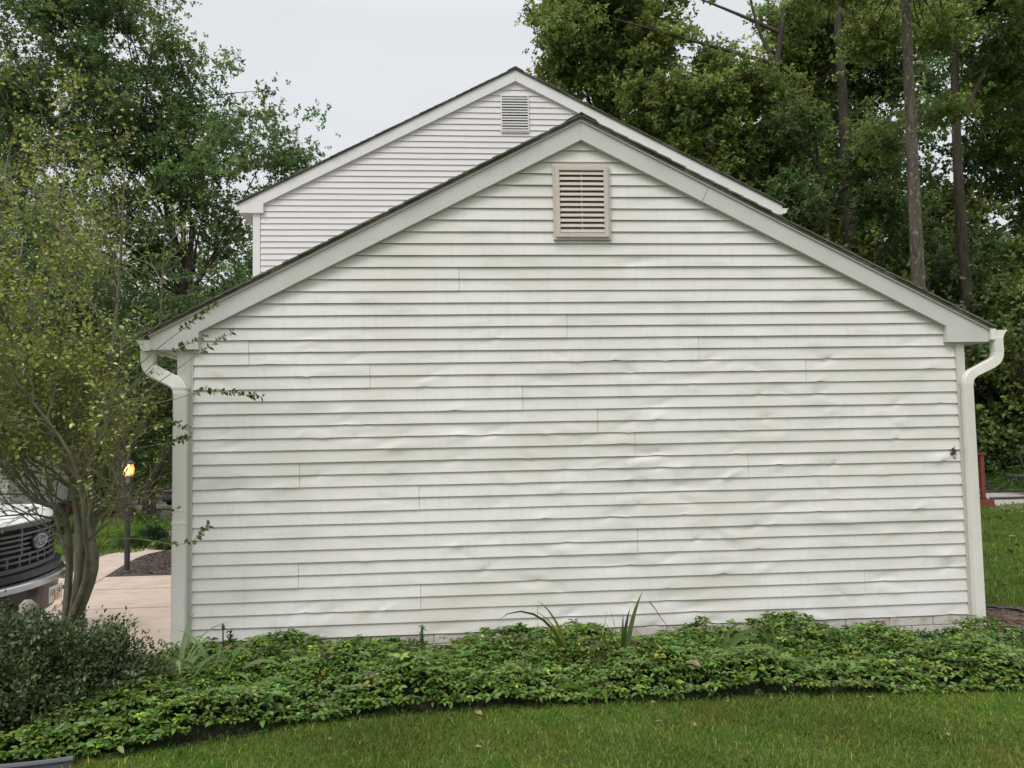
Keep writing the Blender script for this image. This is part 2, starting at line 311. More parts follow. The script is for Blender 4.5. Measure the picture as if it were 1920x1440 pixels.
# ------------------------------------------------------------------ HOUSE
house = tag(empty('house', (3.25, 0, -.2)), 'white sided house with low gabled garage wing in front of a taller gable', 'house')
def hp(o):
    o.parent = house; o.location = o.location-Vector((3.25, 0, -.2)); return o
GP, GS = 4.33, (4.33-2.497)/3.579   # garage peak height and slope (rake outer line)
HPk, HS = 7.841, (7.841-5.49)/4.62; HY = 6.4
C4 = .1016
def siding(name, x0, x1, zbot, ncourse, ptop, slope, cx, yface, m, dents, seams, dx, rect_top):
    """clapboard courses as real wedges with a returned lip; clipped under the sloping rake"""
    V = []; Q = []; base = 0
    for k in range(ncourse):
        zb = zbot+k*C4; zt = zb+C4
        zc = zb+.0
        half = (ptop-zc)/slope
        a = max(x0, cx-half); b = min(x1, cx+half)
        if b-a < .05: break
        xs = np.linspace(a, b, max(4, int((b-a)/dx)+1)); 
        sm = [q for q in seams.get(k//2, []) if a+.02 < q < b-.02]
        if sm: xs = np.sort(np.concatenate([xs[np.min(np.abs(xs[:, None]-np.array(sm)[None]), 1) > .006]]+[[q-.0022, q-.0015, q+.0015, q+.0022] for q in sm]))
        n = len(xs); pan = k//2; off = np.zeros(n); dz = np.zeros(n); 
        for s in seams.get(pan, []): off = off+np.where(xs > s, .003, 0.)+np.where(np.abs(xs-s) < .0016, .006, 0.)
        dz = dz+.0007*np.sin(xs*1.7+k*2.1)+.0005*np.sin(xs*5.3+k)
        rows = [0., .06, .25, .5, .75, 1.]
        R_ = []
        for r in rows:
            z = zb+r*C4
            y = -(.0165*(1-r)+.0015)+off
            yy = np.full(n, 0.)+y; zz = np.full(n, z)
            for (dxc, dzc, rx, rz, dep, lip) in dents:
                if abs(dzc-z) > 4*rz+.1: continue
                u_ = (xs-dxc-(z-dzc)*(1.6 if lip > 0 else -1.2))/rx
                g = np.exp(-u_**2)*.45+np.exp(-np.abs(u_)*1.7)*.55
                yy = yy+dep*g*math.exp(-((z-dzc)/rz)**2)
                if r < .3 and abs(dzc-zb) < .04: zz = zz+lip*np.exp(-np.abs((xs-dxc)/(rx*.35)))*(1-r*3)
            zz = zz+dz*(1-r); R_.append(np.stack([xs, yface+yy, zz], 1))
        # returned lip underneath
        lipi = R_[0].copy(); lipi[:, 1] = yface+.004; lipi[:, 2] += .003
        for A in (R_[0].copy(), lipi): pass
        for r in range(len(rows)-1):
            V += [R_[r], R_[r+1]]; i = base+np.arange(n-1)[:, None]; Q.append(i+np.array([[0, 1, n+1, n]])); base += 2*n
        V += [lipi, R_[0]]; i = base+np.arange(n-1)[:, None]; Q.append(i+np.array([[0, 1, n+1, n]])); base += 2*n
    V = np.concatenate(V); Q = np.concatenate(Q)
    o = npmesh(name, V, Q, m)
    import bmesh
    bm = bmesh.new(); bm.from_mesh(o.data); bmesh.ops.remove_doubles(bm, verts=bm.verts, dist=.00005); bm.to_mesh(o.data); bm.free()
    o.data.polygons.foreach_set('use_smooth', np.ones(len(o.data.polygons), bool)); o.data.set_sharp_from_angle(angle=R(35))
    return o
dents = []
for i in range(215):
    x = float(np.clip(RNG.normal(3.9, 1.6), .3, 6.4)) if i < 140 else float(RNG.uniform(.2, 6.4)); k = int(np.clip(RNG.normal(12, 7.5), 0, 32)); big = RNG.random() < .3
    dents.append((x, k*C4+RNG.uniform(-.01, .05), RNG.uniform(.04, .13)*(1.7 if big else 1), RNG.uniform(.03, .055), RNG.choice([-1, 1, 1])*RNG.uniform(.003, .010)*(1.4 if big else 1), RNG.choice([-1, 1, 1])*RNG.uniform(.001, .008)))
seamdef = [(861, 525), (1063, 612), (467, 662), (694, 705), (1310, 655), (1120, 790), (1190, 834), (562, 893), (786, 930), (1403, 880), (1195, 1014), (789, 1119), (1008, 1160), (560, 1090), (1622, 1110), (1510, 690), (980, 745)]
seams = {}
for sx, sy in seamdef:
    p = P(sx, sy, 0); seams.setdefault(int((p[2]-0.0)/C4)//2, []).append(float(p[0]))
g = siding('garage_siding', .0, 6.56, 0., 41, 4.17, GS, 3.26, 0., SID, dents, seams, .014, True); hp(g)
# upper gable siding, seen above the garage roof
u = siding('upper_gable_siding', -1.04, 7.5, 2.42-26*C4, 82, 7.66, HS, 3.25, HY, SID2, [(RNG.uniform(0, 6), RNG.uniform(4.5, 7), .3, .05, .002, .001) for _ in range(15)], {}, .08, True); hp(u)
for rz_, loc_, nm in ((R(90), (6.562, .1, 0), 'side_siding'), (R(-90), (-.004, 6.3, 0), 'side_siding')):
    o = siding(nm, 0., 6.2, -3*C4, 26, 99, GS, 3, 0., SID2, [], {}, .4, True); o.rotation_euler = (0, 0, rz_); o.location = loc_; hp(o)
# bodies behind the cladding
mb = MB(); ZG = -1.0
mb.prism_y([(0.01, ZG), (6.55, ZG), (6.55, 2.45), (3.26, 4.14), (0.01, 2.45)], .012, HY+.1); hp(mb.build('garage_wall', SID2))
mb = MB(); mb.prism_y([(-1.08, -2.2), (7.54, -2.2), (7.54, 5.40), (3.25, 7.60), (-1.08, 5.40)], HY+.015, HY+9.0); hp(mb.build('main_wall', SID2))
mb = MB()   # painted block foundation under the siding
for k in range(3):
    z1 = -.012-k*.075; off = .19*(k % 2)
    x = .0-off
    while x < 6.55:
        a_, b_ = max(0.02, x+.004), min(6.54, x+.386)
        if b_ > a_: mb.box(a_, b_, -.004, .02, z1-.07, z1)
        x += .39
hp(mb.build('foundation', BRICKW, bevel=.003))
mb = MB(); mb.box(-.02, 6.56, .0, .03, -.9, -.235); mb.box(.0, 6.56, .008, .03, -.24, -.01); hp(mb.build('footing', BRICKW))
# garage rake boards with the boxed returns
t = .188
def rake(sgn, cx, pk, slope, half, thick, boxw, boxz, y0, y1, name, m, pin):
    ox = cx+sgn*half; oz = pk-slope*half
    ix = cx+sgn*(half-boxw); pts = [(cx+sgn*.0006, pk), (ox, oz), (ox, boxz), (ix, boxz), (ix, pk-thick-slope*(half-boxw)), (cx+sgn*.0006, pk-thick)]
    o = MB().prism_y(pts, y0, y1).build(name, m); hp(o); return o
rk = []
for s_ in (-1, 1): rake(s_, 3.262, GP, GS, 3.582, t, .385, 2.362, -.062, -.0, 'rake_board', TRIM, 0)
for s_ in (-1, 1):   # small shadow mould along the top of the rake
    n_ = 3.59; o = MB().prism_y([(3.262+s_*.0006, GP+.004), (3.262+s_*n_, GP+.004-GS*n_), (3.262+s_*n_, GP-.028-GS*n_), (3.262+s_*.0006, GP-.028)], -.078, -.0625).build('drip_edge', TRIM); hp(o)
# butt joint in the right hand rake
jx = P(1322, 362, -.063)[0]; jm = MB().obox((jx, -.0632, GP-.115-GS*(jx-3.262)), (.0012*.89, 0, -.0012*.45), (0, .0012, 0), (.085*.5, 0, .085)); hp(jm.build('rake_joint', DARKB))
for s_ in (-1, 1): rake(s_, 3.25, HPk, HS, 4.62, .205, .385, 5.325, HY-.065, HY+.0, 'rake_board', TRIM2, 0)
# soffits
for (cx, half, zz, y0, y1, wx) in ((3.262, 3.58, 2.366, -.055, HY-.01, (0.0, 6.555)), (3.25, 4.62, 5.33, HY-.055, HY+9.0, (-1.08, 7.54))):
    for s_ in (-1, 1):
        a_ = cx+s_*half; b_ = wx[0]-.001 if s_ < 0 else wx[1]+.001
        hp(MB().box(min(a_, b_), max(a_, b_), y0, y1, zz+.004, zz+.016).build('soffit', TRIM2))
        hp(MB().box(a_-(.02 if s_ > 0 else 0), a_+(.02 if s_ < 0 else 0), y0+.002, y1, zz+.017, (GP-GS*3.56 if cx > 3.26 else HPk-HS*4.6)-.02).build('fascia', TRIM2))
# corner trims
hp(MB().box(-.115, -.002, -.022, .09, -.12, 2.366).build('corner_post', POST, bevel=.004))
hp(MB().box(6.560, 6.642, -.022, .09, -.16, 2.366).build('corner_post', POST, bevel=.004))
hp(MB().box(-1.165, -1.045, HY-.02, HY+.1, 2.2, 5.33).build('corner_post', TRIM2, bevel=.004))
hp(MB().box(7.505, 7.62, HY-.02, HY+.1, 2.2, 5.33).build('corner_post', TRIM2, bevel=.004))
hp(MB().box(-.003, .012, -.019, -.001, -.005, 2.36).build('siding_channel', POST))
# roofs: shingle courses laid as overlapping thin slabs
def roof(cx, pk, slope, half, y0, y1, name):
    n = 0; L_ = math.hypot(half, half*slope); ex = .14; dirx, dirz = half/L_, -half*slope/L_
    for s_ in (-1, 1):
        mb = MB(); d = 0.; k = 0
        mb.prism_y([(cx, pk), (cx+s_*half, pk-slope*half), (cx+s_*half, pk-slope*half-.018), (cx, pk-.018)], y0+.012, y1)
        while d < L_-.02:
            e = min(d+ex+.02, L_+.02); jig = .004*math.sin(k*7.3); yj = y0+jig+random.uniform(-.005, .005)
            nx_, nz_ = -dirz, dirx
            def pt(q, h): return (cx+s_*(dirx*q+nx_*h), pk+dirz*q+nz_*h)
            mb.prism_y([pt(d, .0), pt(e, .005), pt(e, .021), pt(d, .014)], yj, y1-.01); d += ex; k += 1
        hp(mb.build(name, SHING))
    mb = MB(); y = y0-.006   # ridge caps
    while y < y1-.1:
        mb.prism_y([(cx-.13, pk-.13*slope+.03), (cx, pk+.034), (cx+.13, pk-.13*slope+.03), (cx+.13, pk-.13*slope+.02), (cx, pk+.024), (cx-.13, pk-.13*slope+.02)], y, y+.2); y += .19
    hp(mb.build('ridge_cap', SHING))
roof(3.262, GP+.006, GS, 3.62, -.10, HY+.3, 'garage_roof'); roof(3.25, HPk+.006, HS, 4.66, HY-.10, HY+9.1, 'main_roof')
# gutters
def gutter(xf, ztop, s_, y0, y1, m, name='gutter'):
    pr = [(0, 0), (0, -.088), (.058, -.088), (.072, -.07), (.08, -.04), (.105, -.008), (.112, 0), (.108, .004), (.1, -.002), (.078, -.03), (.066, -.07), (.055, -.083), (.004, -.083), (.004, 0)]
    mb = MB().prism_y([(xf+s_*a_, ztop+b_) for a_, b_ in pr], y0, y1)
    mb.prism_y([(xf+s_*a_, ztop+b_) for a_, b_ in pr[:7]], y0-.003, y0-.0005)
    o = hp(mb.build(name, m)); return o
gutter(-.322, 2.443, -1, -.055, HY, GUT); gutter(6.847+.05, 2.462, 1, -.075, HY, GUT)
gutter(-1.372, 5.462, -1, HY-.06, HY+9, GUT); gutter(7.872, 5.462-.03, 1, HY-.06, HY+9, GUT)
hp(MB().box(6.849, 6.897, -.09, -.01, 2.375, 2.475).build('gutter_outlet', GUT, bevel=.003))
# downspouts: rectangular pipe with ribbed elbows
def pipe(path, w, d, ribs=(), name='downspout'):
    pts = [np.array(p, float) for p in path]; fine = [pts[0]]
    for i in range(1, len(pts)-1):
        a_, b_, c_ = pts[i-1], pts[i], pts[i+1]; r = min(.075, np.linalg.norm(b_-a_)*.45, np.linalg.norm(c_-b_)*.45)
        p0 = b_+unit(a_-b_)*r; p1 = b_+unit(c_-b_)*r
        for q in np.linspace(0, 1, 13): fine.append((1-q)**2*p0+2*q*(1-q)*b_+q*q*p1)
    fine.append(pts[-1]); rad = [1.]*len(fine); k = 1
    for i in range(1, len(fine)-1):
        if np.linalg.norm(fine[i]-fine[i-1]) < .03 or np.linalg.norm(fine[i+1]-fine[i]) < .03: rad[i] = 1.05 if k % 2 else .97; k += 1
    mb = MB(); mb.tube(fine, rad, sq=(w/2, d/2)); return hp(mb.build(name, GUT, smooth=True))
pipe([(6.925, -.045, 2.40), (6.925, -.045, 2.20), (6.62, -.06, 2.06), (6.62, -.06, -.155)], .085, .075)
pipe([(-.36, .03, 2.36), (-.36, .03, 2.21), (-.07, -.062, 2.07), (-.07, -.062, -.14)], .108, .075)
hp(MB().box(-.125, -.012, -.102, -.0225, 2.035, 2.06).build('downspout_collar', GUT, bevel=.003))
for (xx, zz) in ((-.07, .95),):
    hp(MB().box(xx-.054, xx+.054, -.1015, -.0225, zz, zz+.025).build('downspout_strap', GUT, bevel=.002))
# garage gable vent
v = hp(empty('gable_vent', (3.258, -.03, 3.605)))
W2, H2 = .247, .3285
mb = MB()
for o_, i_, d0, d1 in ((0, .032, -.012, .02), (.020, .055, -.028, .02)):
    mb.box(-W2+o_, -W2+i_, d0, d1, -H2+o_, H2-o_); mb.box(W2-i_, W2-o_, d0, d1, -H2+o_, H2-o_)
    mb.box(-W2+i_-.001, W2-i_+.001, d0+.001, d1, H2-i_, H2-o_); mb.box(-W2+i_-.001, W2-i_+.001, d0+.001, d1, -H2+o_, -H2+i_)
mb.build('frame', VENT, v)
MB().box(-.2, .2, .012, .018, -.28, .28).build('screen', DARKB, v)
n_ = 12; hh = 2*(H2-.055)
for k in range(n_):
    z = -H2+.055+hh*(k+.22)/n_
    MB().add([(-.192, -.021, z-.004), (.192, -.021, z-.004), (.192, .010, z+.022), (-.192, .010, z+.022), (-.192, -.021, z+.013), (.192, -.021, z+.013), (.192, .008, z+.034), (-.192, .008, z+.034)],
             [(0, 3, 2, 1), (4, 5, 6, 7), (0, 1, 5, 4), (1, 2, 6, 5), (2, 3, 7, 6), (3, 0, 4, 7)]).build('louvre', VENTS, v)
MB().box(-.0035, .0035, -.012, -.004, -.27, .27).build('centre_bar', VENTS, v)
# upper vent
v = hp(empty('gable_vent', (3.232, HY-.03, 7.07)))
mb = MB(); w2, h2 = .238, .325
mb.box(-w2, -w2+.016, -.012, .03, -h2, h2); mb.box(w2-.016, w2, -.012, .03, -h2, h2); mb.box(-w2+.016, w2-.016, -.011, .03, h2-.016, h2); mb.box(-w2+.016, w2-.016, -.011, .03, -h2, -h2+.016)
mb.build('frame', TRIM2, v); MB().box(-w2+.01, w2-.01, .02, .026, -h2+.01, h2-.01).build('screen', DARK, v)
for k in range(13):
    z = -h2+.02+(2*h2-.04)*k/13
    MB().add([(-.222, -.018, z+.002), (.222, -.018, z+.002), (.222, .016, z+.022), (-.222, .016, z+.022), (-.222, -.018, z+.024), (.222, -.018, z+.024), (.222, .014, z+.036), (-.222, .014, z+.036)],
             [(0, 3, 2, 1), (4, 5, 6, 7), (0, 1, 5, 4), (1, 2, 6, 5), (2, 3, 7, 6), (3, 0, 4, 7)]).build('louvre', TRIM2, v)
# garage door and a rear/side face for other views
hp(MB().box(-.04, .008, .55, 5.3, -.5, 1.85).build('garage_door', WHITE))

# ------------------------------------------------------------------ trees
def curve(a, b, bend=.1, n=6, sag=0.):
    a, b = np.array(a, float), np.array(b, float); L = np.linalg.norm(b-a); m = (a+b)/2+RNG.normal(0, bend*L, 3)+np.array((0, 0, sag*L)); q = np.linspace(0, 1, n)[:, None]
    return (1-q)**2*a+2*q*(1-q)*m+q*q*b
def crown_tree(name, base, trunk_top, trad, balls, nclump, per, lsz, col, cr=.55, bark=BARK, label='', cat='tree', group=None, lmat=LEAF, amt=.22, limbs=10, hollow=.45, lean=None, flat=.7, yell=0., lh=0.):
    base = np.array(base, float); root = tag(empty(name, base), label, cat, group)
    B = np.array([[*bb[:3], bb[3]] for bb in balls], float); B[:, :3] -= base; tt = np.array(trunk_top, float)-base
    vol = B[:, 3]**2.4; pick = RNG.choice(len(B), nclump, p=vol/vol.sum()); d = rdir(nclump); r = B[pick, 3]*(RNG.uniform(hollow**3, 1, nclump)**(1/3))*RNG.uniform(.85, 1.15, nclump)
    Cc = B[pick, :3]+d*r[:, None]*np.array([1, 1, .85])
    # wood
    mb = MB(); tp = curve((0, 0, -.3), tt, .03, 9) if lean is None else np.array([np.array(q, float)-base for q in lean])
    n0 = len(tp); rr = [trad*(1.35 if i == 0 else 1.1 if i == 1 else 1-.72*i/(n0-1)) for i in range(n0)]; mb.tube(tp, rr, 12)
    order = RNG.permutation(nclump)[:limbs]; limbs_ = []
    for j in order:
        e = Cc[j]; hz = np.clip(e[2]*(.55+lh), tp[n0//3][2], tp[-1][2]); i = int(np.argmin(np.abs(tp[:, 2]-hz))); s0 = tp[i]; r0 = rr[i]*(.45 if not lh else .25)
        c_ = curve(s0, e, .10, 8, .08); mb.tube(c_, list(np.linspace(max(r0, .05), .012, 8)), 6); limbs_.append(c_)
    LP = np.concatenate(limbs_+[tp[n0//2:]])
    sub = RNG.permutation(nclump)[:int(nclump*.55)]
    for j in sub:
        i = int(np.argmin(((LP-Cc[j])**2).sum(1)+RNG.random(len(LP))*.5)); c_ = curve(LP[i], Cc[j], .12, 4); mb.tube(c_, list(np.linspace(.028, .008, 4)), 4, cap=False)
    mb.build('trunk', bark, root, smooth=True, fixn=False)
    # leaves
    TU = 9; per = int(per*1.15/TU)*TU; lsz = lsz*.92; n = nclump*per; ci = np.repeat(np.arange(nclump), per); crr = cr*RNG.uniform(.6, 1.25, nclump)
    nt_ = n//TU; ti = np.repeat(np.arange(nt_), TU); tcl = np.repeat(np.arange(nclump), per//TU)
    off = RNG.normal(size=(nt_, 3))*.56*crr[tcl][:, None]; off[:, 2] *= flat; tdir = unit(off+RNG.normal(0, .15, (nt_, 3))+np.array([0, 0, .12])); tpos = Cc[tcl]+off
    D = unit(tdir[ti]*.55+rdir(n)); pos = tpos[ti]+tdir[ti]*RNG.uniform(-.6, .6, (n, 1))*lsz*1.3+D*lsz*.15; U = unit(rdir(n)*.6+tdir[ti]*.5+np.array([0, 0, .7]))
    cc = vary(col, nclump, amt, .10)[ci]*np.exp(RNG.normal(0, .22, (nt_, 1)))[ti]*np.exp(RNG.normal(0, .18, (n, 1)))
    if yell: k = RNG.random(n) < yell; cc[k] = np.array([.17, .15, .03])*np.exp(RNG.normal(0, .3, (k.sum(), 1)))
    sz = lsz*RNG.uniform(.65, 1.3, n)
    leaves('crown', pos, D, U, sz, sz*.66, np.clip(cc, .004, .6), lmat, root, fold=.2)
    return root
def pxballs(lst, Y, dy=1.): # (px,py,rpx[,dY]) -> world spheres standing around depth Y
    o = []
    for q in lst:
        yy = Y+(q[3] if len(q) > 3 else RNG.uniform(-dy, dy)); p = P(q[0], q[1], yy); o.append((*p, q[2]/F*(yy-CAM[1])))
    return o
G_OAK = (.112, .160, .062); G_MAP = (.158, .206, .068); G_DK = (.096, .140, .054); G_YEL = (.165, .21, .056)
# big oak left
gb = G(279, 968)
crown_tree('oak_tree', gb, P(300, 200, gb[1]), .31, pxballs([(60, 90, 150), (200, 90, 120), (335, 55, 55), (370, 140, 70), (-60, 250, 170), (480, 205, 50), (555, 260, 46), (585, 235, 26), (440, 310, 95), (530, 330, 60), (300, 250, 130), (150, 300, 140),
    (330, 410, 110), (180, 450, 120), (430, 400, 70), (300, -60, 70), (120, -80, 150), (420, 480, 55), (0, 450, 130), (560, 300, 40), (420, 130, 40), (230, -30, 60), (260, 180, 110), (100, 200, 130), (390, 260, 90), (350, 330, 90)], gb[1], 1.6), 760, 230, .16, G_OAK, .72,
    label='huge dark green oak with leaning black trunk beyond the driveway', lean=[gb-np.array([0, 0, .4]), gb, P(280, 930, gb[1]), P(289, 890, gb[1]), P(325, 840, gb[1]+.4), P(360, 700, gb[1]+.6), P(350, 560, gb[1]), P(310, 380, gb[1]), P(270, 200, gb[1])], limbs=26)
g2 = G(236, 985)
crown_tree('maple_tree', g2, P(215, 470, g2[1]), .2, pxballs([(120, 620, 100), (230, 600, 100), (330, 560, 70), (40, 560, 120), (-60, 680, 130), (300, 680, 60), (200, 760, 60), (100, 760, 60), (-60, 420, 130), (150, 700, 120), (0, 780, 120)], g2[1]+1, 1.5), 420, 190, .12, G_DK, .55,
           label='slender shaded tree standing directly behind the lamp post', limbs=12)
for i, (px, Y, top, rr_, col, lb) in enumerate([(-60, 34, 500, 190, G_DK, 'dark leafy tree far behind the white pickup'), (120, 44, 600, 150, G_OAK, 'mid green tree far behind the multi-stemmed garden tree'), (352, 40, 560, 150, G_DK, 'dark tree in the gap left of the garage corner'), (430, 48, 560, 130, G_DK, 'dark tree far behind the garage roof eave'), (560, 60, 560, 130, G_OAK, 'distant tree hidden behind the left slope of the roofs')]):
    p = P(px, 800, Y); bz = float(H(p[0], Y)); b_ = (p[0], Y, bz)
    bl = [(px, top, rr_), (px-rr_*.7, top+80, rr_*.75), (px+rr_*.7, top+70, rr_*.75), (px, top+150, rr_*.9), (px-60, top+200, rr_*.6), (px+70, top+210, rr_*.55)]
    crown_tree('tree', b_, P(px, top, Y), .3, pxballs(bl, Y, 2), 150, 170, .24, col, 1.1, label=lb, limbs=8)
# right side: the tree against the sky
b_ = np.array([9.0, 22., float(H(9, 22))])
crown_tree('tulip_tree', b_, P(1130, 40, 22), .33, pxballs([(1075, 60, 62), (1040, 125, 38), (1095, 140, 66), (1165, 70, 75), (1150, 160, 50), (1150, -30, 70), (1240, 60, 60), (1075, -10, 50), (1280, -40, 60), (1180, 20, 60), (1060, 30, 60), (1210, 110, 55)], 22, 1.5), 330, 210, .15, G_MAP, .62,
           label='light green tree at the edge of the sky right of the upper roof peak', yell=.06, limbs=12)
b2 = np.array([12.2, 20.5, float(H(12.2, 20.5))])
crown_tree('tulip_tree', b2, P(1470, 20, 20.5), .3, pxballs([(1290, 190, 60), (1250, 250, 60), (1350, 180, 50), (1200, 255, 42), (1330, 290, 90), (1420, 200, 80), (1410, 330, 90), (1500, 110, 80, 4), (1270, 330, 60), (1340, 390, 60), (1480, 300, 60), (1480, 20, 60), (1540, 60, 80, 4), (1230, 180, 55), (1330, 130, 45), (1400, 150, 50), (1560, 180, 80, 4.5), (1240, 90, 45)], 20.5, 1.6), 520, 210, .14, G_MAP, .56,
           label='broad tree with drooping light foliage behind the right slope of the roofs', yell=.08, limbs=14)
def bare(name, base, top, r, lb, branches, balls, ncl, col, bark=BARKL, per=190, ls=.13):
    base = np.array(base, float); top = np.array(top, float); bp = [curve(a_, b_, .06, 8, .05) for a_, b_ in branches]
    root = crown_tree(name, base, top, r, balls, ncl, per, ls, col, .6, bark, label=lb, limbs=7, yell=.03, lh=.38)
    if bp:
        mb = MB()
        for c_ in bp: mb.tube(c_-base, list(np.linspace(.075, .025, len(c_))), 7)
        mb.build('limb', bark, root, smooth=True, fixn=False)
    return root
YA = 13.; pa = P(1722, 560, YA); ba = (pa[0], YA, float(H(pa[0], YA)))
bare('tall_tree', ba, P(1683, -320, YA), .215, 'tall straight tree with pale mottled bark in front of the wood', [(P(1690, -60, YA), P(1560, -160, YA))], pxballs([(1590, -70, 80), (1780, -90, 80), (1630, 60, 55, 2.), (1765, 50, 50, 1.8), (1770, 200, 35, 1.5), (1650, 260, 35, 1.5)], YA, 1.), 110, G_MAP, per=190, ls=.13)
YB = 17.; pb = P(1835, 560, YB); bb_ = (pb[0], YB, float(H(pb[0], YB)))
bare('tall_tree', bb_, P(1790, -250, YB), .235, 'tall dark tree with a forked limb near the right edge', [(P(1808, 215, YB), P(1925, 20, YB)), (P(1800, 90, YB), P(1740, -30, YB))], pxballs([(1850, -20, 90), (1900, 120, 80), (1760, 30, 70), (1900, -60, 80), (1880, 250, 60, 2)], YB, 1.2), 210, G_MAP, BARK)
YC = 22.; pc = P(1592, 500, YC); bc = (pc[0], YC, float(H(pc[0], YC)))
bare('tall_tree', bc, P(1560, -120, YC), .36, 'stout grey trunked tree rising behind the right roof slope', [(P(1452, 120, YC-3), P(1150, 35, YC-2)), (P(1460, 60, YC-3), P(1290, -10, YC-2)), (P(1452, 120, YC-3), P(1400, -60, YC-3)), (P(1570, 230, YC), P(1452, 120, YC-3))], pxballs([(1550, 60, 90, 2), (1640, 130, 80, 2), (1650, 280, 50, 2), (1500, 200, 50, 2), (1650, 10, 90, 1)], YC, 1.5), 260, G_OAK, BARK)
YD = 19.; pd = P(1560, 470, YD)
bare('crooked_tree', (pd[0], YD, float(H(pd[0], YD))), P(1520, 210, YD), .17, 'small crooked dark tree beside the stout grey trunk', [(P(1545, 330, YD), P(1470, 250, YD))], pxballs([(1490, 230, 50), (1530, 350, 35, 1.5), (1470, 380, 50), (1650, 380, 50), (1640, 300, 50)], YD, 1.), 90, G_OAK, BARK)
# generic woodland trees, copied
def generic(name, hgt, col, lb, grp, seed_r, bark=BARK, ls=.2, ncl=170, per=170, low=.28):
    balls = []
    for k in range(9):
        z = hgt*(low+(.93-low)*k/8); r = hgt*.17*(1-.55*abs(k/8-.45)); a_ = RNG.uniform(0, 6.28); q = hgt*.10*(1-.5*k/8)
        balls.append((q*math.cos(a_), q*math.sin(a_), z, r))
    return crown_tree(name, (0, 0, 0), (.3, .2, hgt*.9), hgt*.014+.05, balls, ncl, per, ls, col, .85, bark, label=lb, group=grp, limbs=12, yell=.03)
def copy_tree(o):
    r = o.copy(); COL.objects.link(r)
    for ch in list(o.children):
        if ch.name.split('.')[0] in ('trunk', 'crown', 'limb', 'stems', 'foliage'): c_ = ch.copy(); COL.objects.link(c_); c_.parent = r
    return r
protos = [generic('woodland_tree', 19, G_OAK, '', None, 1), generic('woodland_tree', 17, G_MAP, '', None, 2), generic('woodland_tree', 21, G_DK, '', None, 3)]
ORD = 'first second third fourth fifth sixth seventh eighth ninth tenth eleventh twelfth thirteenth fourteenth'.split()
used = set()
def place(x, y, k, sc, rz, lb, grp, protos=protos):
    o = protos[k] if (id(protos), k) not in used else copy_tree(protos[k]); used.add((id(protos), k))
    o.location = (x, y, float(H(x, y))-.1); o.scale = (sc, sc, sc*random.uniform(.92, 1.08)); o.rotation_euler = (0, 0, rz); o['label'] = lb; o['group'] = grp; o['category'] = 'tree'
    return o
WL = 'leafy green tree standing far back in the wood right of the house'; WG = 'trees in the wood right of the house'
spots = [(13.5, 26), (17.5, 25), (11, 30), (15, 31.5), (19.5, 30), (24.5, 29), (8, 34), (22, 36), (13, 38), (17.5, 40), (31, 38), (27, 42), (9, 44), (36, 44), (22, 48), (30, 52), (15, 50), (25, 21), (29, 25.5)]
near = sorted([q for q in spots if q[1] < 29.5], key=lambda q: (q[0]-CAM[0])/(q[1]-CAM[1]))
for i, (x, y) in enumerate(spots): place(x, y, i % 3, random.uniform(.72, .98)*(1.25 if y < 29.5 else 1.1), random.uniform(0, 6.28), WL if (x, y) not in near else 'leafy tree in the front row of the wood, %s from the left' % ORD[near.index((x, y))], WG)
# understorey
ust = [crown_tree('understorey_tree', (0, 0, 0), (.2, .1, 3.6), .07, [(0, 0, 3.2, 1.5), (.9, .3, 2.2, 1.2), (-.9, -.2, 2.0, 1.2), (.1, .8, 1.2, 1.0), (.2, -.9, 1.0, .9), (0, 0, 4.6, 1.0)], 110, 150, .13, c_, .5, limbs=8, yell=.05, lmat=DLEAF) for c_ in (G_MAP, G_YEL, G_DK)]
UL = 'low bushy tree under the tall trunks right of the house'; UG = 'low trees under the wood'
for i, (x, y, sc) in enumerate([(19.2, 15.5, 1.15), (16.2, 17.5, 1.2), (13.9, 17, 1.3), (11.8, 17.5, 1.3), (15.2, 20, 1.5), (18.5, 19, 1.6), (21.5, 17.8, 1.4), (13, 21.5, 1.6), (10.2, 20.5, 1.3), (21, 21.5, 1.8), (17, 22.5, 1.8), (23.8, 19, 1.5), (25.5, 23, 1.6), (9.5, 24, 1.4), (23.5, 15.2, 1.0), (21.0, 14.6, .75)]):
    place(x, y, i % 3, sc, random.uniform(0, 6.28), UL if y > 18 else 'bushy tree of the wood edge, %s nearest to the deck' % ORD[[13.9, 11.8, 16.2, 19.2, 21.5, 23.5, 21.0].index(x)], UG, ust)
for i, (px, Y) in enumerate([(205, 33), (262, 50), (325, 56), (150, 37)]):
    p = P(px, 900, Y); o = place(p[0], Y, (2, 0, 2, 0)[i], 1.15, RNG.uniform(0, 6), 'bushy tree behind the oak trunks, %s from the left' % ORD[(1, 2, 3, 0)[i]], 'bushy trees behind the oak', ust)
BL = 'green tree of the neighbourhood seen far beyond the driveway'; BG = 'far trees beyond the street'
for i, (x, y) in enumerate([(-34, 66), (-24, 62), (-15, 64), (-44, 58), (-6, 60), (-30, 80), (-14, 82), (-52, 70), (-62, 62)]): place(x, y, i % 3, random.uniform(.7, .95), random.uniform(0, 6.28), BL, BG)

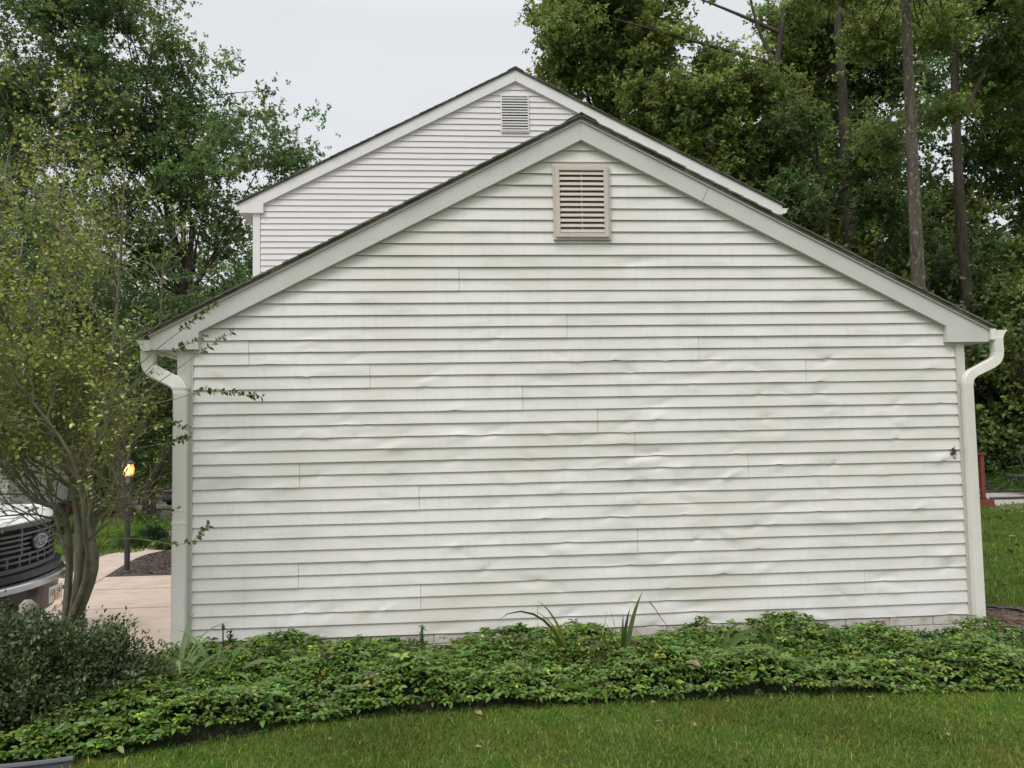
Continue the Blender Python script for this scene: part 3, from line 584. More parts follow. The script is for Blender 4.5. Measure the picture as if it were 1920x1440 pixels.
nc = 520; an = RNG.uniform(R(-25), R(215), nc); rad = RNG.uniform(88, 120, nc); cx_ = CAM[0]+rad*np.cos(an); cy_ = CAM[1]+rad*np.sin(an); hh_ = 13+3*np.sin(an*9)+2*np.sin(an*23+1)
cc_ = np.stack([cx_, cy_, H(cx_, cy_)+RNG.random(nc)**.8*hh_], 1); ci = np.repeat(np.arange(nc), 150); n = len(ci); ps = cc_[ci]+RNG.normal(0, 1.7, (n, 3))
tag(leaves('distant_woods', ps, rdir(n), unit(rdir(n)+np.array([0, 0, .6])), RNG.uniform(.4, .8, n), .4, vary((.085, .13, .055), nc, .2)[ci], LEAF), kind='stuff', label='distant line of woods all round the horizon', cat='woods')
# ------------------------------------------------------------------ multi-stemmed garden tree (left foreground)
gt_base = np.array([-.95, -.35, -.32]); gt = tag(empty('garden_tree', gt_base), 'airy multi-stemmed small-leaved tree growing between the bush and the garage corner', 'tree')
mbS = MB(); mbT = MB(); tw = []
def grow(p, d, L, r, lvl, maxl):
    n = 7; pts = [p]; dd = unit(np.array(d, float)); lim = 400-210*RNG.random()**1.3
    for i in range(n):
        qx, qy = proj(p+gt_base)
        if lvl and i > 0 and (qx > lim or (qx > 335 and qy > 640)): break
        dd = unit(dd+RNG.normal(0, .09 if lvl == 0 else .15, 3)+np.array([0, 0, .05 if lvl < 2 else .02])); p = p+dd*L/n; pts.append(p)
    n = len(pts)-1
    if n < 2: return
    rads = list(np.linspace(r, r*(.5 if lvl < 2 else .3), n+1)); (mbS if lvl < 2 else mbT).tube(pts, rads, 8 if lvl == 0 else 5 if lvl == 1 else 4, cap=False)
    pts = np.array(pts)
    if lvl >= maxl: tw.append(pts); return
    if lvl >= 2: tw.append(pts)
    nb = (0, 10, 9, 8)[lvl+1] if lvl+1 < 4 else 5
    for k in range(nb):
        q = RNG.uniform(.22 if lvl else .35, 1.0); i = min(int(q*n), n-1); s0 = pts[i]+(pts[i+1]-pts[i])*(q*n-i)
        ax = unit(pts[i+1]-pts[i]); o = rdir(1)[0]; o = unit(o-ax*np.dot(o, ax)); sp = RNG.uniform(.5, 1.1); nd = ax+o*sp
        if s0[0]+nd[0] > 1.0: nd[0] -= .5
        grow(s0, nd, L*RNG.uniform(.38, .62), rads[i]*RNG.uniform(.4, .6), lvl+1, maxl)
def rel(px, py, Y): return P(px, py, Y)-gt_base
stems = [((0.02, 0, 0), [(150, 1090), (150, 900), (160, 780), (120, 500), (100, 240)], .034), ((-.1, .05, 0), [(170, 1090), (168, 980), (175, 830), (215, 620), (235, 300)], .038), ((.12, -.05, 0), [(130, 1060), (116, 960), (60, 935), (0, 870), (-90, 760)], .03),
         ((.2, .1, 0), [(160, 1080), (185, 960), (240, 860), (290, 700), (310, 430)], .022), ((.0, .15, 0), [(145, 1080), (135, 900), (100, 720), (40, 520), (20, 330)], .026), ((-.05, -.1, 0), [(155, 1100), (160, 1000), (130, 850), (-10, 650), (-60, 420)], .02), ((.1, .0, 0), [(128, 1080), (112, 1000), (85, 880), (60, 700), (-20, 560)], .015)]
for s0, pl, r in stems:
    Y0 = -.35+RNG.uniform(-.1, .1); Ye = Y0+RNG.uniform(-.7, .9)
    key = [np.array(s0)]+[rel(px, py, Y0+(Ye-Y0)*i/(len(pl)-1)) for i, (px, py) in enumerate(pl)]
    # smooth (Catmull-Rom)
    pts = []
    K = [key[0]]+key+[key[-1]]
    for i in range(1, len(K)-2):
        for q in np.linspace(0, 1, 6, endpoint=False):
            p0, p1, p2, p3 = K[i-1], K[i], K[i+1], K[i+2]; pts.append(.5*((2*p1)+(-p0+p2)*q+(2*p0-5*p1+4*p2-p3)*q*q+(-p0+3*p1-3*p2+p3)*q**3))
    pts.append(key[-1]); pts = np.array(pts); n_ = len(pts); rr = r*(1-np.linspace(0, 1, n_))**.9+.003
    mbS.tube(pts, list(rr), 9); tw.append(pts[int(n_*.72):])
    for k in range(15):
        q = RNG.uniform(.30, 1.0)**.85; i = min(int(q*(n_-1)), n_-2); ax = unit(pts[i+1]-pts[i]); o = rdir(1)[0]; o = unit(o-ax*np.dot(o, ax)); nd = ax*.7+o*RNG.uniform(.5, 1.1)+np.array([0, 0, .15])
        if pts[i][0] > .0: nd[0] -= .25
        L_ = RNG.uniform(.5, 1.25)*(1.1-.35*q); grow(pts[i], nd, L_, max(rr[i]*.45, .006), 1, 3)
mbS.build('stems', STEM, gt, smooth=True, fixn=False)
# reaching sprays in front of the siding
def spray(pxs, Y0, Y1, r=.004):
    n_ = len(pxs); pts = np.array([rel(px, py, Y0+(Y1-Y0)*i/(n_-1)) for i, (px, py) in enumerate(pxs)]); f = []
    for i in range(n_-1):
        for q in np.linspace(0, 1, 5, endpoint=False): f.append(pts[i]*(1-q)+pts[i+1]*q)
    f.append(pts[-1]); f = np.array(f); mbT.tube(f, list(np.linspace(r, .0015, len(f))), 5, cap=False); return f
tips = []
for pxs, fr in (([(200, 790), (270, 760), (330, 748), (385, 732), (440, 737), (495, 744)], .55), ([(230, 770), (300, 715), (370, 665), (420, 632), (438, 620)], .7), ([(220, 720), (300, 650), (345, 615), (380, 590), (408, 570)], .6),
                ([(230, 740), (290, 680), (330, 655), (365, 640), (386, 630)], .6), ([(250, 560), (310, 525), (350, 520), (400, 505)], .5), ([(180, 1010), (260, 1010), (320, 1020), (345, 1020), (370, 1010), (392, 985)], .6), ([(180, 900), (240, 930), (280, 985), (320, 960), (345, 960)], .5),
                ([(200, 840), (280, 800), (330, 790), (358, 810)], .6), ([(190, 860), (260, 840), (320, 830), (352, 822)], .6), ([(230, 500), (270, 480), (300, 478), (352, 455)], .4)):
    tips.append((spray(pxs, -.35, -.5), fr))
gr_ = []
def strew(pts, start, sp):
    seg = np.linalg.norm(np.diff(pts, axis=0), axis=1); L = seg.sum(); n = int(L*(1-start)/sp)
    if n < 1: return
    s = L*start+np.sort(RNG.random(n))*L*(1-start); cum = np.concatenate([[0], np.cumsum(seg)]); i = np.clip(np.searchsorted(cum, s)-1, 0, len(seg)-1); q = (s-cum[i])/seg[i]
    p = pts[i]+(pts[i+1]-pts[i])*q[:, None]; d = unit(pts[i+1]-pts[i]); gr_.append((p, d))
for t_ in tw: strew(t_, .2, .053)
n_a = sum(len(q[0]) for q in gr_)
for t_, fr in tips: strew(t_, fr, .0048)
n_tip = sum(len(q[0]) for q in gr_)-n_a
Pp = np.concatenate([a_[0] for a_ in gr_]); Dd = np.concatenate([a_[1] for a_ in gr_]); ppx, ppy = proj(Pp+gt_base); kk = (ppy < 870) | (RNG.random(len(Pp)) < .33) | (ppx > 345); kk &= (np.arange(len(Pp)) >= len(Pp)-n_tip) | (ppx < 338) | ((ppx < 410) & (ppy < 600)); kk &= ~((np.hypot(ppx-238, (ppy-884)) < 26) & (RNG.random(len(Pp)) < .9)); kk &= ~((ppy < 460) & (RNG.random(len(Pp)) < .45)) & ~((ppx > 245) & (ppy > 600) & (ppy < 730) & (RNG.random(len(Pp)) < .45)) & ~((ppx > 190) & (RNG.random(len(Pp)) < .3)); kk &= ~((ppx < 112) & (ppy > 960) & (RNG.random(len(Pp)) < .5)); kk &= ~((np.hypot(ppx-73, ppy-1013) < 26)) & ~((ppx > 290) & (ppx < 335) & (ppy > 895) & (ppy < 955)); Pp = Pp[kk]; Dd = Dd[kk]; tipk = np.arange(len(kk))[kk] >= len(kk)-n_tip
n_ = len(Pp); print('garden tree leaves', n_)
o = rdir(n_); o = unit(o-Dd*(o*Dd).sum(1)[:, None]); Dl = unit(Dd*.5+o+np.array([0, 0, .05]))
cc = vary((.222, .268, .060), n_, .34, .12); k = RNG.random(n_) < .06; cc[k] = np.array([.26, .20, .05])*np.exp(RNG.normal(0, .25, (k.sum(), 1)))
mbT.build('twigs', TWIG, gt, smooth=True, fixn=False)
cc[tipk] = vary((.08, .115, .03), int(tipk.sum()), .3, .12); sz = RNG.uniform(.024, .046, n_)*np.where(tipk, 1.1, 1.); leaves('foliage', Pp, Dl, unit(rdir(n_)*.6+np.array([0, 0, .9])), sz, sz*.6, cc, GLEAF, gt, hexa=True, fold=.15, droop=.15)

# ------------------------------------------------------------------ bush lower left
def shrub(name, c, rx, ry, rz, n, ls, col, lb, sprigs=260, m=GLEAF, cat='bush', group=None, wood=None):
    root = tag(empty(name, c), lb, cat, group); c0 = np.zeros(3)
    d = rdir(sprigs, .25); d[:, 2] = np.abs(d[:, 2])*1.0-.12; E = d*np.array([rx, ry, rz])*RNG.uniform(.72, 1.13, (sprigs, 1)); E[:, 2] += .05
    mb = MB()
    for e in E: mb.tube(curve((e[0]*.12, e[1]*.12, 0), e, .12, 5), [.014, .010, .007, .004, .002], 4, cap=False)
    mb.build('stems', wood or TWOOD, root, fixn=False)
    per = n//sprigs; ci = np.repeat(np.arange(sprigs), per); q = RNG.random(len(ci))**.6
    pos = E[ci]*(1-.42*(1-q))[:, None]+RNG.normal(0, .048*max(rx, .6)/1., (len(ci), 3)); D = unit(rdir(len(ci))+d[ci]*.7+np.array([0, 0, .3]))
    cc = vary(col, sprigs, .18, .06)[ci]*np.exp(RNG.normal(0, .22, (len(ci), 1))); sz = ls*RNG.uniform(.6, 1.25, len(ci))
    leaves('foliage', pos, D, unit(rdir(len(ci))*.6+np.array([0, 0, .8])), sz, sz*.55, cc, m, root, hexa=True, fold=.2)
    return root
shrub('holly_bush', (-.75, -1.15, -.2), 1.05, .62, .70, 90000, .031, (.060, .086, .030), 'dark spreading small-leaved bush in the lower left corner', 420, cat='bush')

# ------------------------------------------------------------------ ground cover
def inpoly(x, y, poly):
    ins = np.zeros(len(x), bool); j = len(poly)-1
    for i in range(len(poly)):
        xi, yi = poly[i][0], poly[i][1]; xj, yj = poly[j][0], poly[j][1]
        if yi != yj: ins ^= ((yi > y) != (yj > y)) & (x < (xj-xi)*(y-yi)/(yj-yi)+xi)
        j = i
    return ins
bedpoly = [(p[0], p[1]-(.03 if p[0] > 1. else 0)) for p in front]+[(7.5, -1.0), (7.0, -.62), (6.75, -.30), (6.62, -.18), (5.0, -.10), (0, -.10), (-.2, -.12), (-.3, .0), (-2, .0), (-4.6, .0)]
n = 21000; x = RNG.uniform(-3.2, 7.4, n); y = RNG.uniform(-2.1, .1, n); k = inpoly(x, y, bedpoly); x, y = x[k], y[k]; n = len(x)
def edge_d(x, y):
    fx = np.array([p[0] for p in front]); fy = np.array([p[1] for p in front]); return y-np.interp(x, fx, fy)
ed = edge_d(x, y); hgt = (.15+.05*np.sin(x*3.1+y*4)+.035*np.sin(x*7.7-y*5+1)+RNG.normal(0, .022, n))*(.42+.58*sst((ed+.0)/.13)) + .02*(x < 2)
hgt = hgt-.035*sst((x-4.5)/2)+.02*sst((x-2)/1.)*sst((5.5-x)/1.)
hgt = np.clip(hgt, .03, .3); cz = H(x, y)+hgt; per = 8
ang = np.tile(np.arange(per)*2*math.pi/per, n)+np.repeat(RNG.uniform(0, 6, n), per)+RNG.normal(0, .2, n*per)
tl = np.tile(np.array([.15, .5, .25, .6, .2, .55, .35, .8]), n)+RNG.normal(0, .15, n*per)
tilt = np.stack([RNG.normal(0, .22, n), RNG.normal(0, .22, n)-.18*(ed < .3), np.zeros(n)], 1)
D = np.stack([np.cos(ang), np.sin(ang), tl-.25], 1); D = unit(D+np.repeat(tilt, per, 0)*.3); base = np.repeat(np.stack([x, y, cz], 1), per, 0)-np.array([0, 0, .0])+D*.006
base[:, 2] += np.repeat(tilt[:, 1], per)*np.sin(ang)*.02
U = unit(np.tile([0, 0, 1.], (n*per, 1))+np.repeat(tilt, per, 0)+RNG.normal(0, .25, (n*per, 3)))
cc = np.repeat(vary((.112, .185, .036), n, .26, .14), per, 0)*np.exp(RNG.normal(0, .14, (n*per, 1))); yl = np.repeat(RNG.random(n) < .09, per); cc[yl] *= np.array([1.8, 1.5, 1.1]); br = np.repeat(RNG.random(n) < .006, per); cc[br] = (.13, .07, .04)
sz = RNG.uniform(.029, .048, n*per)*np.repeat(np.exp(RNG.normal(0, .2, n)), per)
gc = leaves('ground_cover', base, D, U, sz, sz*.52, cc, GLEAF, None, hexa=True, fold=.12, droop=.25); tag(gc, kind='stuff', label='dense low evergreen ground cover along the foot of the garage wall', cat='ground cover')
# lower storey of darker leaves that fills the gaps
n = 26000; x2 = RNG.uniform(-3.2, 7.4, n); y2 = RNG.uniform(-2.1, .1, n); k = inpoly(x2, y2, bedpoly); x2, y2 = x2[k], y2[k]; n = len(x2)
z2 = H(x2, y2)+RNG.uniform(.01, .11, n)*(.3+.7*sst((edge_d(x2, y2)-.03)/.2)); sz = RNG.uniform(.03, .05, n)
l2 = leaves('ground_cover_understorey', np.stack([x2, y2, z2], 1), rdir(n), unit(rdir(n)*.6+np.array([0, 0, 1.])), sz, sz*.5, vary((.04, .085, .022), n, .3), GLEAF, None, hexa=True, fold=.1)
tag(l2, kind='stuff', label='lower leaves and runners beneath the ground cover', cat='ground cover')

# ------------------------------------------------------------------ lawn blades
def blades(name, poly, n, h, w, col, lb, xr, yr, dens=None):
    x = RNG.uniform(*xr, n); y = RNG.uniform(*yr, n); k = inpoly(x, y, poly); x, y = x[k], y[k]; n = len(x)
    patch = .5+.5*np.sin(x*2.3+1.3*np.sin(y*3.1))*np.sin(y*2.9+1.1*np.sin(x*1.7)); patch2 = .5+.5*np.sin(x*9.1+2*np.sin(y*7))*np.sin(y*8.3+x*3)
    hh = h*RNG.uniform(.45, 1.2, n)*(.8+.35*patch2); a_ = RNG.uniform(0, 6.28, n); ln = RNG.normal(0, .45, (n, 2))*hh[:, None]
    z = H(x, y); B = np.stack([x, y, z-.004], 1); s = np.stack([np.cos(a_), np.sin(a_), 0*a_], 1)*w*RNG.uniform(.6, 1.3, n)[:, None]/2
    M_ = B+np.stack([ln[:, 0]*.35, ln[:, 1]*.35, hh*.6], 1); T = B+np.stack([ln[:, 0], ln[:, 1], hh], 1)
    V = np.stack([B-s, B+s, M_+s*.8, T, M_-s*.8], 1).reshape(-1, 3); lng = RNG.random(n) < .05
    V = V.reshape(n, 5, 3); V[lng, 2:, 2] += h*.5; V[lng, 3, :2] += RNG.normal(0, h*.5, (lng.sum(), 2)); V = V.reshape(-1, 3); Fq = np.arange(n)[:, None]*5+np.array([[0, 1, 2, 3, 4]])
    cc = vary(col, n, .2, .08)*(.78+.4*patch)[:, None]; cc[lng] *= 1.5; yl = RNG.random(n) < .05; cc[yl] = np.array([.26, .25, .10])*np.exp(RNG.normal(0, .3, (yl.sum(), 1)))
    dk = (patch2*patch > .55); cc[dk] *= np.array([.8, .95, .9]); br = (np.sin(x*5.1+y)*np.sin(y*4.3-x*2) > .72); cc[br] *= np.array([1.12, .97, 1.])
    return tag(npmesh(name, V, Fq, DLEAF, None, np.repeat(cc, 5, 0)), kind='stuff', label=lb, cat='grass')
lawn = [(p[0], p[1]+.05) for p in front if p[0] > -2.1]+[(8.6, -1.0), (9, -4.6), (-4.6, -4.6), (-4.6, -1.62)]
blades('lawn_grass', lawn, 820000, .031, .0050, (.152, .222, .042), 'mown green lawn in the foreground', (-4.6, 9), (-4.6, -1.0))
rl = [(6.7, .95), (7.35, .78), (7.9, .25), (8.3, -.5), (9, -1), (20, 2), (20, 12), (13.2, 9.1), (7, 8)]
blades('lawn_grass', rl, 330000, .06, .009, (.132, .196, .040), 'green lawn beside the right corner of the garage', (6.6, 19), (-1, 12))
ll = [(-30, 10), (-4.2, 9.3), (-4.6, 12), (-1.5, 30), (-40, 32)]
blades('lawn_grass', ll, 150000, .09, .03, (.09, .16, .03), 'bright lawn around the trees beyond the walkway', (-40, 0), (8, 32))

# ------------------------------------------------------------------ strap-leaved plants
def strap(name, base, nb, L, w, col,  lb, arch=.6, spread=.6, dirs=None, group=None, dead=0):
    root = tag(empty(name, base), lb, 'plant', group); V = []; Q = []; cs = []; k = 0
    for i in range(nb):
        if dirs: az, l_, ar, el = dirs[i]; l_ *= 1.3; w = w
        else: az, l_, ar, el = RNG.uniform(0, 6.28), L*RNG.uniform(.55, 1.1), arch*RNG.uniform(.6, 1.3), RNG.uniform(.9, 1.45)
        m = 9; p = np.array([math.cos(az)*.02, math.sin(az)*.02, 0]); th = el; pts = [p]
        for j in range(m): p = p+np.array([math.cos(az)*math.cos(th), math.sin(az)*math.cos(th), math.sin(th)])*l_/m; th -= ar*2.2*(j+1)/m/m*2.2; pts.append(p)
        s = np.array([-math.sin(az), math.cos(az), 0]); up = np.array([0, 0, 1.])
        tw_ = .95 if dirs else RNG.uniform(-1., 1.)
        for j, q in enumerate(pts):
            tg = unit(pts[min(j+1, m)]-pts[max(j-1, 0)]); s0 = np.array([-math.sin(az), math.cos(az), 0]); s = math.cos(tw_)*s0+math.sin(tw_)*np.cross(tg, s0); up = np.cross(tg, s)
            ww = w*(.6+.4*min(1, j/2))*(1-(j/m)**3)*.5; V += [q-s*ww+up*ww*.25, q, q+s*ww+up*ww*.25]
        for j in range(m): b0 = k+3*j; Q += [(b0, b0+1, b0+4, b0+3), (b0+1, b0+2, b0+5, b0+4)]
        c_ = vary(col, 1, .2, .08)[0] if not (dead and i < dead) else np.array([.33, .24, .14]); cs += [c_]*(3*(m+1)); k += 3*(m+1)
    npmesh('blades', np.array(V), np.array(Q), LEAF, root, np.array(cs), smooth=True); return root
LC = (.10, .17, .045)
def gpt(px, py, dz=0): return G(px, py, dz)
b1 = np.array([P(352, 1290, -.78)[0], -.78, -.18]); strap('daylily', b1-np.array([.08, 0, 0]), 18, .68, .038, (.21, .28, .13), 'pale strap-leaved plant at the foot of the left downspout', .75)
strap('daylily', b1+np.array([.19, .05, 0]), 14, .60, .034, (.17, .25, .09), 'second arching strap-leaved plant just right of the left downspout', .9)
strap('daylily', (-.16, -.95, -.16), 6, .50, .026, (.16, .18, .06), 'low sprawling strap-leaved plant with a reddish tip beside the dark bush', 1.3, dead=1)
p = gpt(1075, 1250, .1); strap('daylily', (p[0], p[1], -.18), 9, .48, .034, (.10, .12, .03), 'arching strap-leaved plant left of the centre of the wall', 1.0,
    dirs=[(3.05, .66, .92, 1.38), (2.9, .50, .35, 1.45), (2.6, .46, .5, 1.4), (1.2, .34, .4, 1.4), (.2, .36, .8, 1.2), (3.4, .3, 1.0, 1.0), (-.6, .3, .9, 1.1), (3.1, .33, .35, 1.35), (1.9, .3, .4, 1.3)])
p = gpt(1165, 1250, .1); strap('daylily', (p[0], p[1], -.18), 9, .46, .042, (.09, .12, .032), 'tall upright strap-leaved plant at the centre with one broken tip', .5,
    dirs=[(.5, .50, .2, 1.40), (2.2, .34, .3, 1.45), (.9, .40, .3, 1.5), (3.0, .38, .4, 1.35), (2.0, .42, .2, 1.5), (.2, .3, .5, 1.3), (3.6, .36, .8, 1.1), (5., .3, .9, 1.1), (1.2, .36, .2, 1.45)])
p = gpt(1345, 1235, .1); strap('daylily', (p[0], p[1], -.18), 6, .44, .036, (.11, .19, .05), 'bright strap-leaved plant leaning right in the ground cover', .9, dirs=[(.3, .5, 1.1, 1.1), (.1, .42, 1.2, 1.2), (.6, .4, .8, 1.3), (-.2, .4, 1.2, .9), (1.2, .3, .5, 1.3), (2.5, .3, .5, 1.2)])
p = gpt(1460, 1240, .1); strap('daylily', (p[0], p[1], -.18), 7, .46, .032, (.07, .12, .03), 'small dark strap-leaved plant toward the right end of the wall', .5)
p = gpt(1120, 1290, .1); strap('daylily', (p[0], p[1], -.18), 5, .30, .036, (.14, .24, .05), 'yellow green strap leaves spilling over the front of the ground cover', 1.2, dirs=[(4.3, .36, 1.6, 1.0), (3.3, .38, 1.4, .8), (4.8, .25, 1.2, 1.0), (1., .2, .6, 1.2), (2.8, .25, 1.1, .9)])
# broken tip of the tall blade, dry stalk, iron stake
a_, b_, c_ = P(1217, 1128, -.45), P(1240, 1160, -.42), P(1266, 1190, -.4)
tag(MB().tube([a_, (a_+b_)/2+np.array((0, 0, .012)), b_, c_], [.005, .0035, .003, .001], 4).build('dry_leaf_tip', mat('dry_leaf', (.16, .13, .05), .8)), 'thin brown folded leaf tip hanging before the lower siding', 'dry leaf')
a_, b_ = P(1121, 1225, -.5), P(1138, 1147, -.5)
tag(MB().tube([a_, (a_+b_)/2+np.array([.004, 0, 0]), b_], [.005, .004, .002], 6).build('dry_stalk', mat('dry_stalk_skin', (.45, .34, .27), .8, .2, 40)), 'thin pale dry stalk standing in the ground cover at centre', 'stalk')
sp = P(418, 1210, -.12); st = tag(empty('garden_stake', (sp[0], -.12, -.2)), 'short dark rusty iron stake standing against the lower left siding', 'stake')
MB().tube([(0, 0, 0), (0, 0, .33)], .0055, 6).build('rod', RUST, st)
MB().lathe([(.002, .325), (.011, .33), (.012, .352), (.009, .362), (.001, .366)], n=10).tube([(0, 0, .335), (.016, -.004, .328)], .008, 6).build('knob', RUST, st, smooth=True)
# sprouts against the siding
for i, (px, py, lb) in enumerate([(432, 1186, 'leafy sprout beside the iron stake'), (792, 1178, 'sprout poking up against the left middle siding'), (975, 1170, 'thin sprout just left of the arching plant'), (1305, 1168, 'leafy sprout standing against the siding right of centre'), (1650, 1178, 'small sprout near the right end of the wall')]):
    p = P(px, py, -.14); n = 26; root = tag(empty('sprout', (p[0], -.14, -.18)), lb, 'plant'); hh = p[2]+.18
    MB().tube([(0, 0, 0), (.004, 0, hh)], .003, 4).build('stem', TWIG, root)
    q = RNG.random(n); leaves('leaves', np.stack([q*0, q*0, hh*(.45+.6*q)], 1), rdir(n, .15), np.tile([0, 0, 1.], (n, 1)), .045, .024, vary((.06, .12, .03), n), GLEAF, root, hexa=True)
# fallen leaves
LV = 'dry brown leaf on the foreground lawn, %s from the left of the fourteen'; dl = mat('fallen_leaf_skin', (.15, .095, .045), .75, .4, 40, (.24, .17, .09))
def fleaf(p, s, rz, lb, grp):
    pts = [(0, 0, 0), (.3, .22, .10), (.62, .30, .12), (.8, .12, .05), (1, 0, .16), (.8, -.14, .08), (.55, -.32, .2), (.28, -.2, .12)]
    mb = MB(); mb.add([(x*s, y*s, z*s+.0) for x, y, z in pts]+[(.55*s, 0, -.02*s)], [(i, (i+1) % 8, 8) for i in range(8)]); mb.add([(-.25*s, .02*s, .02*s), (-.25*s, -.0*s, .02*s), (0, -.01*s, 0), (0, .01*s, 0)], [(0, 1, 2, 3)])
    o = mb.build('fallen_leaf', dl, fixn=False); o.location = tuple(p); o.rotation_euler = (random.uniform(-.3, .3), random.uniform(-.4, .2), rz); tag(o, lb, 'leaf', grp)
for i, (px, py, s) in enumerate(sorted([(905, 1350, .085), (1228, 1363, .07), (1305, 1372, .05), (1488, 1300, .06), (1370, 1325, .05), (1640, 1318, .06), (1700, 1325, .05), (1452, 1316, .06), (1230, 1325, .05), (905, 1412, .07), (1090, 1330, .05), (40, 1438, .05), (1780, 1390, .05), (620, 1392, .05)])):
    p = G(px, py); fleaf(p+np.array([0, 0, .03]), s*.78, RNG.uniform(0, 6), LV % ORD[i], 'leaves fallen on the foreground lawn')
for i, (px, py, s) in enumerate([(1870, 975, .16), (1900, 1010, .14), (1878, 1105, .10), (1862, 1070, .08), (1908, 1030, .12), (1890, 1040, .10)]):
    p = G(px, py); fleaf(p+np.array([0, 0, .05]), s, RNG.uniform(0, 6), 'dry brown leaf on the side lawn, %s nearest to the garage corner' % ORD[[4, 2, 0, 1, 5, 3][i]], 'leaves fallen on the side lawn')
for px, py, s, lb in [(1312, 1256, .09, 'large tan leaf lying on the ground cover right of centre'), (575, 1197, .06, 'orange leaf caught in the ground cover by the lower siding'), (420, 1218, .09, 'brown leaf beside the pale strap-leaved plant'), (1205, 1232, .06, 'curled brown leaf near the central strap-leaved plant')]:
    p = G(px, py, .2); fleaf(p+np.array([0, -.03, .03]), s, RNG.uniform(0, 6), lb, None)
# mud nest on siding
p = P(1787, 846, -.02); mb = MB()
for i in range(16):
    o = RNG.normal(0, .011, 3); r = RNG.uniform(.006, .013); mb.lathe([(.001, -r), (r*.8, -r*.5), (r, 0), (r*.8, r*.5), (.001, r)], (p[0]+o[0], -.022+o[1]*.4, p[2]+o[2]*1.5), 7)
mb.lathe([(.001, -.004), (.012, 0), (.001, .004)], (p[0]+.012, -.018, p[2]-.055), 8)
tag(mb.build('mud_nest', mat('mud', (.10, .06, .05), .95, .3, 60), smooth=True), 'small brown insect nest stuck to the siding near the right downspout', 'nest')

# ------------------------------------------------------------------ bed edging and twig pile
def ribbon(name, pts, h, th, m, lb, pipe_r=0.012):
    f = []; pts = [np.array(p, float) for p in pts]
    K = [pts[0]]+pts+[pts[-1]]
    for i in range(1, len(K)-2):
        for q in np.linspace(0, 1, 8, endpoint=False):
            p0, p1, p2, p3 = K[i-1], K[i], K[i+1], K[i+2]; f.append(.5*((2*p1)+(-p0+p2)*q+(2*p0-5*p1+4*p2-p3)*q*q+(-p0+3*p1-3*p2+p3)*q**3))
    f.append(pts[-1]); secs = []
    for i, p in enumerate(f):
        d = unit(f[min(i+1, len(f)-1)]-f[max(i-1, 0)]); s = np.array([-d[1], d[0]])*th/2; z = float(H(p[0], p[1]))
        secs.append([(p[0]-s[0], p[1]-s[1], z-.05), (p[0]+s[0], p[1]+s[1], z-.05), (p[0]+s[0], p[1]+s[1], z+h), (p[0]-s[0], p[1]-s[1], z+h)])
    mb = MB().loft(secs); mb.tube([(p[0], p[1], float(H(p[0], p[1]))+h) for p in f], pipe_r, 8)
    return tag(mb.build(name, m, smooth=True), lb, 'edging')
ribbon('bed_edging', [(6.70, .98), (7.2, .84), (7.72, .40), (8.12, -.35), (8.4, -1.2)], .045, .01, BLK, 'black plastic edging curving round the twig bed at right', .016)
ribbon('bed_edging', [(p[0], p[1]-.03) for p in [(-4.6, -1.62), (-2.0, -1.99), (-.85, -1.97), (-.3, -1.93), (.0, -1.87)]], .05, .014, PIPE, 'grey edging strip showing at the lower left of the bed', .016)
pile = tag(empty('twig_pile', (7.1, -.05, -.17)), 'tangled pile of dry brown twigs beside the right downspout', 'twigs')
mb = MB()
for i in range(420):
    q = RNG.uniform(0, 1); x, y = RNG.normal(.05, .28), RNG.normal(.0, .30); z = max(.01, .13*math.exp(-((x/.4)**2+(y/.45)**2))*RNG.uniform(.2, 1.1)); an = RNG.normal(-.9, .35); L = RNG.uniform(.08, .30)
    d = np.array([math.cos(an), math.sin(an), RNG.normal(0, .12)])*L; c0 = np.array([x, y, z]); m_ = c0+RNG.normal(0, .02, 3); m_[2] = max(m_[2], .01)
    e0, e1 = c0-d, c0+d; e0[2] = max(e0[2], .0); e1[2] = max(e1[2], .0); mb.tube([e0, m_, e1], [.0035, .003, .0015], 4, cap=False)
mb.build('twigs', TWOOD, pile, fixn=False)
p0 = np.array([6.78, .02, -.17]); tag(MB().tube([p0, p0+np.array([.07, -.02, .10]), p0+np.array([.10, -.03, .22]), p0+np.array([.06, -.02, .30]), p0+np.array([.0, 0, .33])], [.005, .005, .004, .003, .002], 5).build('vine', TWOOD), 'thin bare looping vine by the right downspout', 'vine')

# mulch chips in the triangle bed
n = 12000; x = RNG.uniform(-4, 0, n); y = RNG.uniform(YM, 11.5, n); k = inpoly(x, y, [(w4[0]+.1, YM+.14), (-.05, YM+.05), (-.05, 11.4), (w3[0]+.1, w3[1])]); x, y = x[k], y[k]; n = len(x)
sz = RNG.uniform(.03, .07, n); mc = leaves('mulch_chips', np.stack([x, y, H(x, y)+.02], 1), rdir(n)*np.array([1, 1, .3]), unit(rdir(n)*.5+np.array([0, 0, 1.])), sz, sz*.45, vary((.085, .062, .052), n, .5, .05), DLEAF)
tag(mc, kind='stuff', label='dark wood mulch between the walkway and the driveway', cat='mulch')
n = 3500; x = RNG.uniform(6.3, 8.2, n); y = RNG.uniform(-1.3, .9, n); k = inpoly(x, y, BEDR); x, y = x[k], y[k]; n = len(x); sz = RNG.uniform(.015, .05, n)
tag(leaves('leaf_litter', np.stack([x, y, H(x, y)+.018], 1), rdir(n)*np.array([1, 1, .3]), unit(rdir(n)*.4+np.array([0, 0, 1.])), sz, sz*.5, vary((.13, .085, .05), n, .45, .1), DLEAF), kind='stuff', label='brown leaf litter in the bed at the right corner', cat='leaf litter')

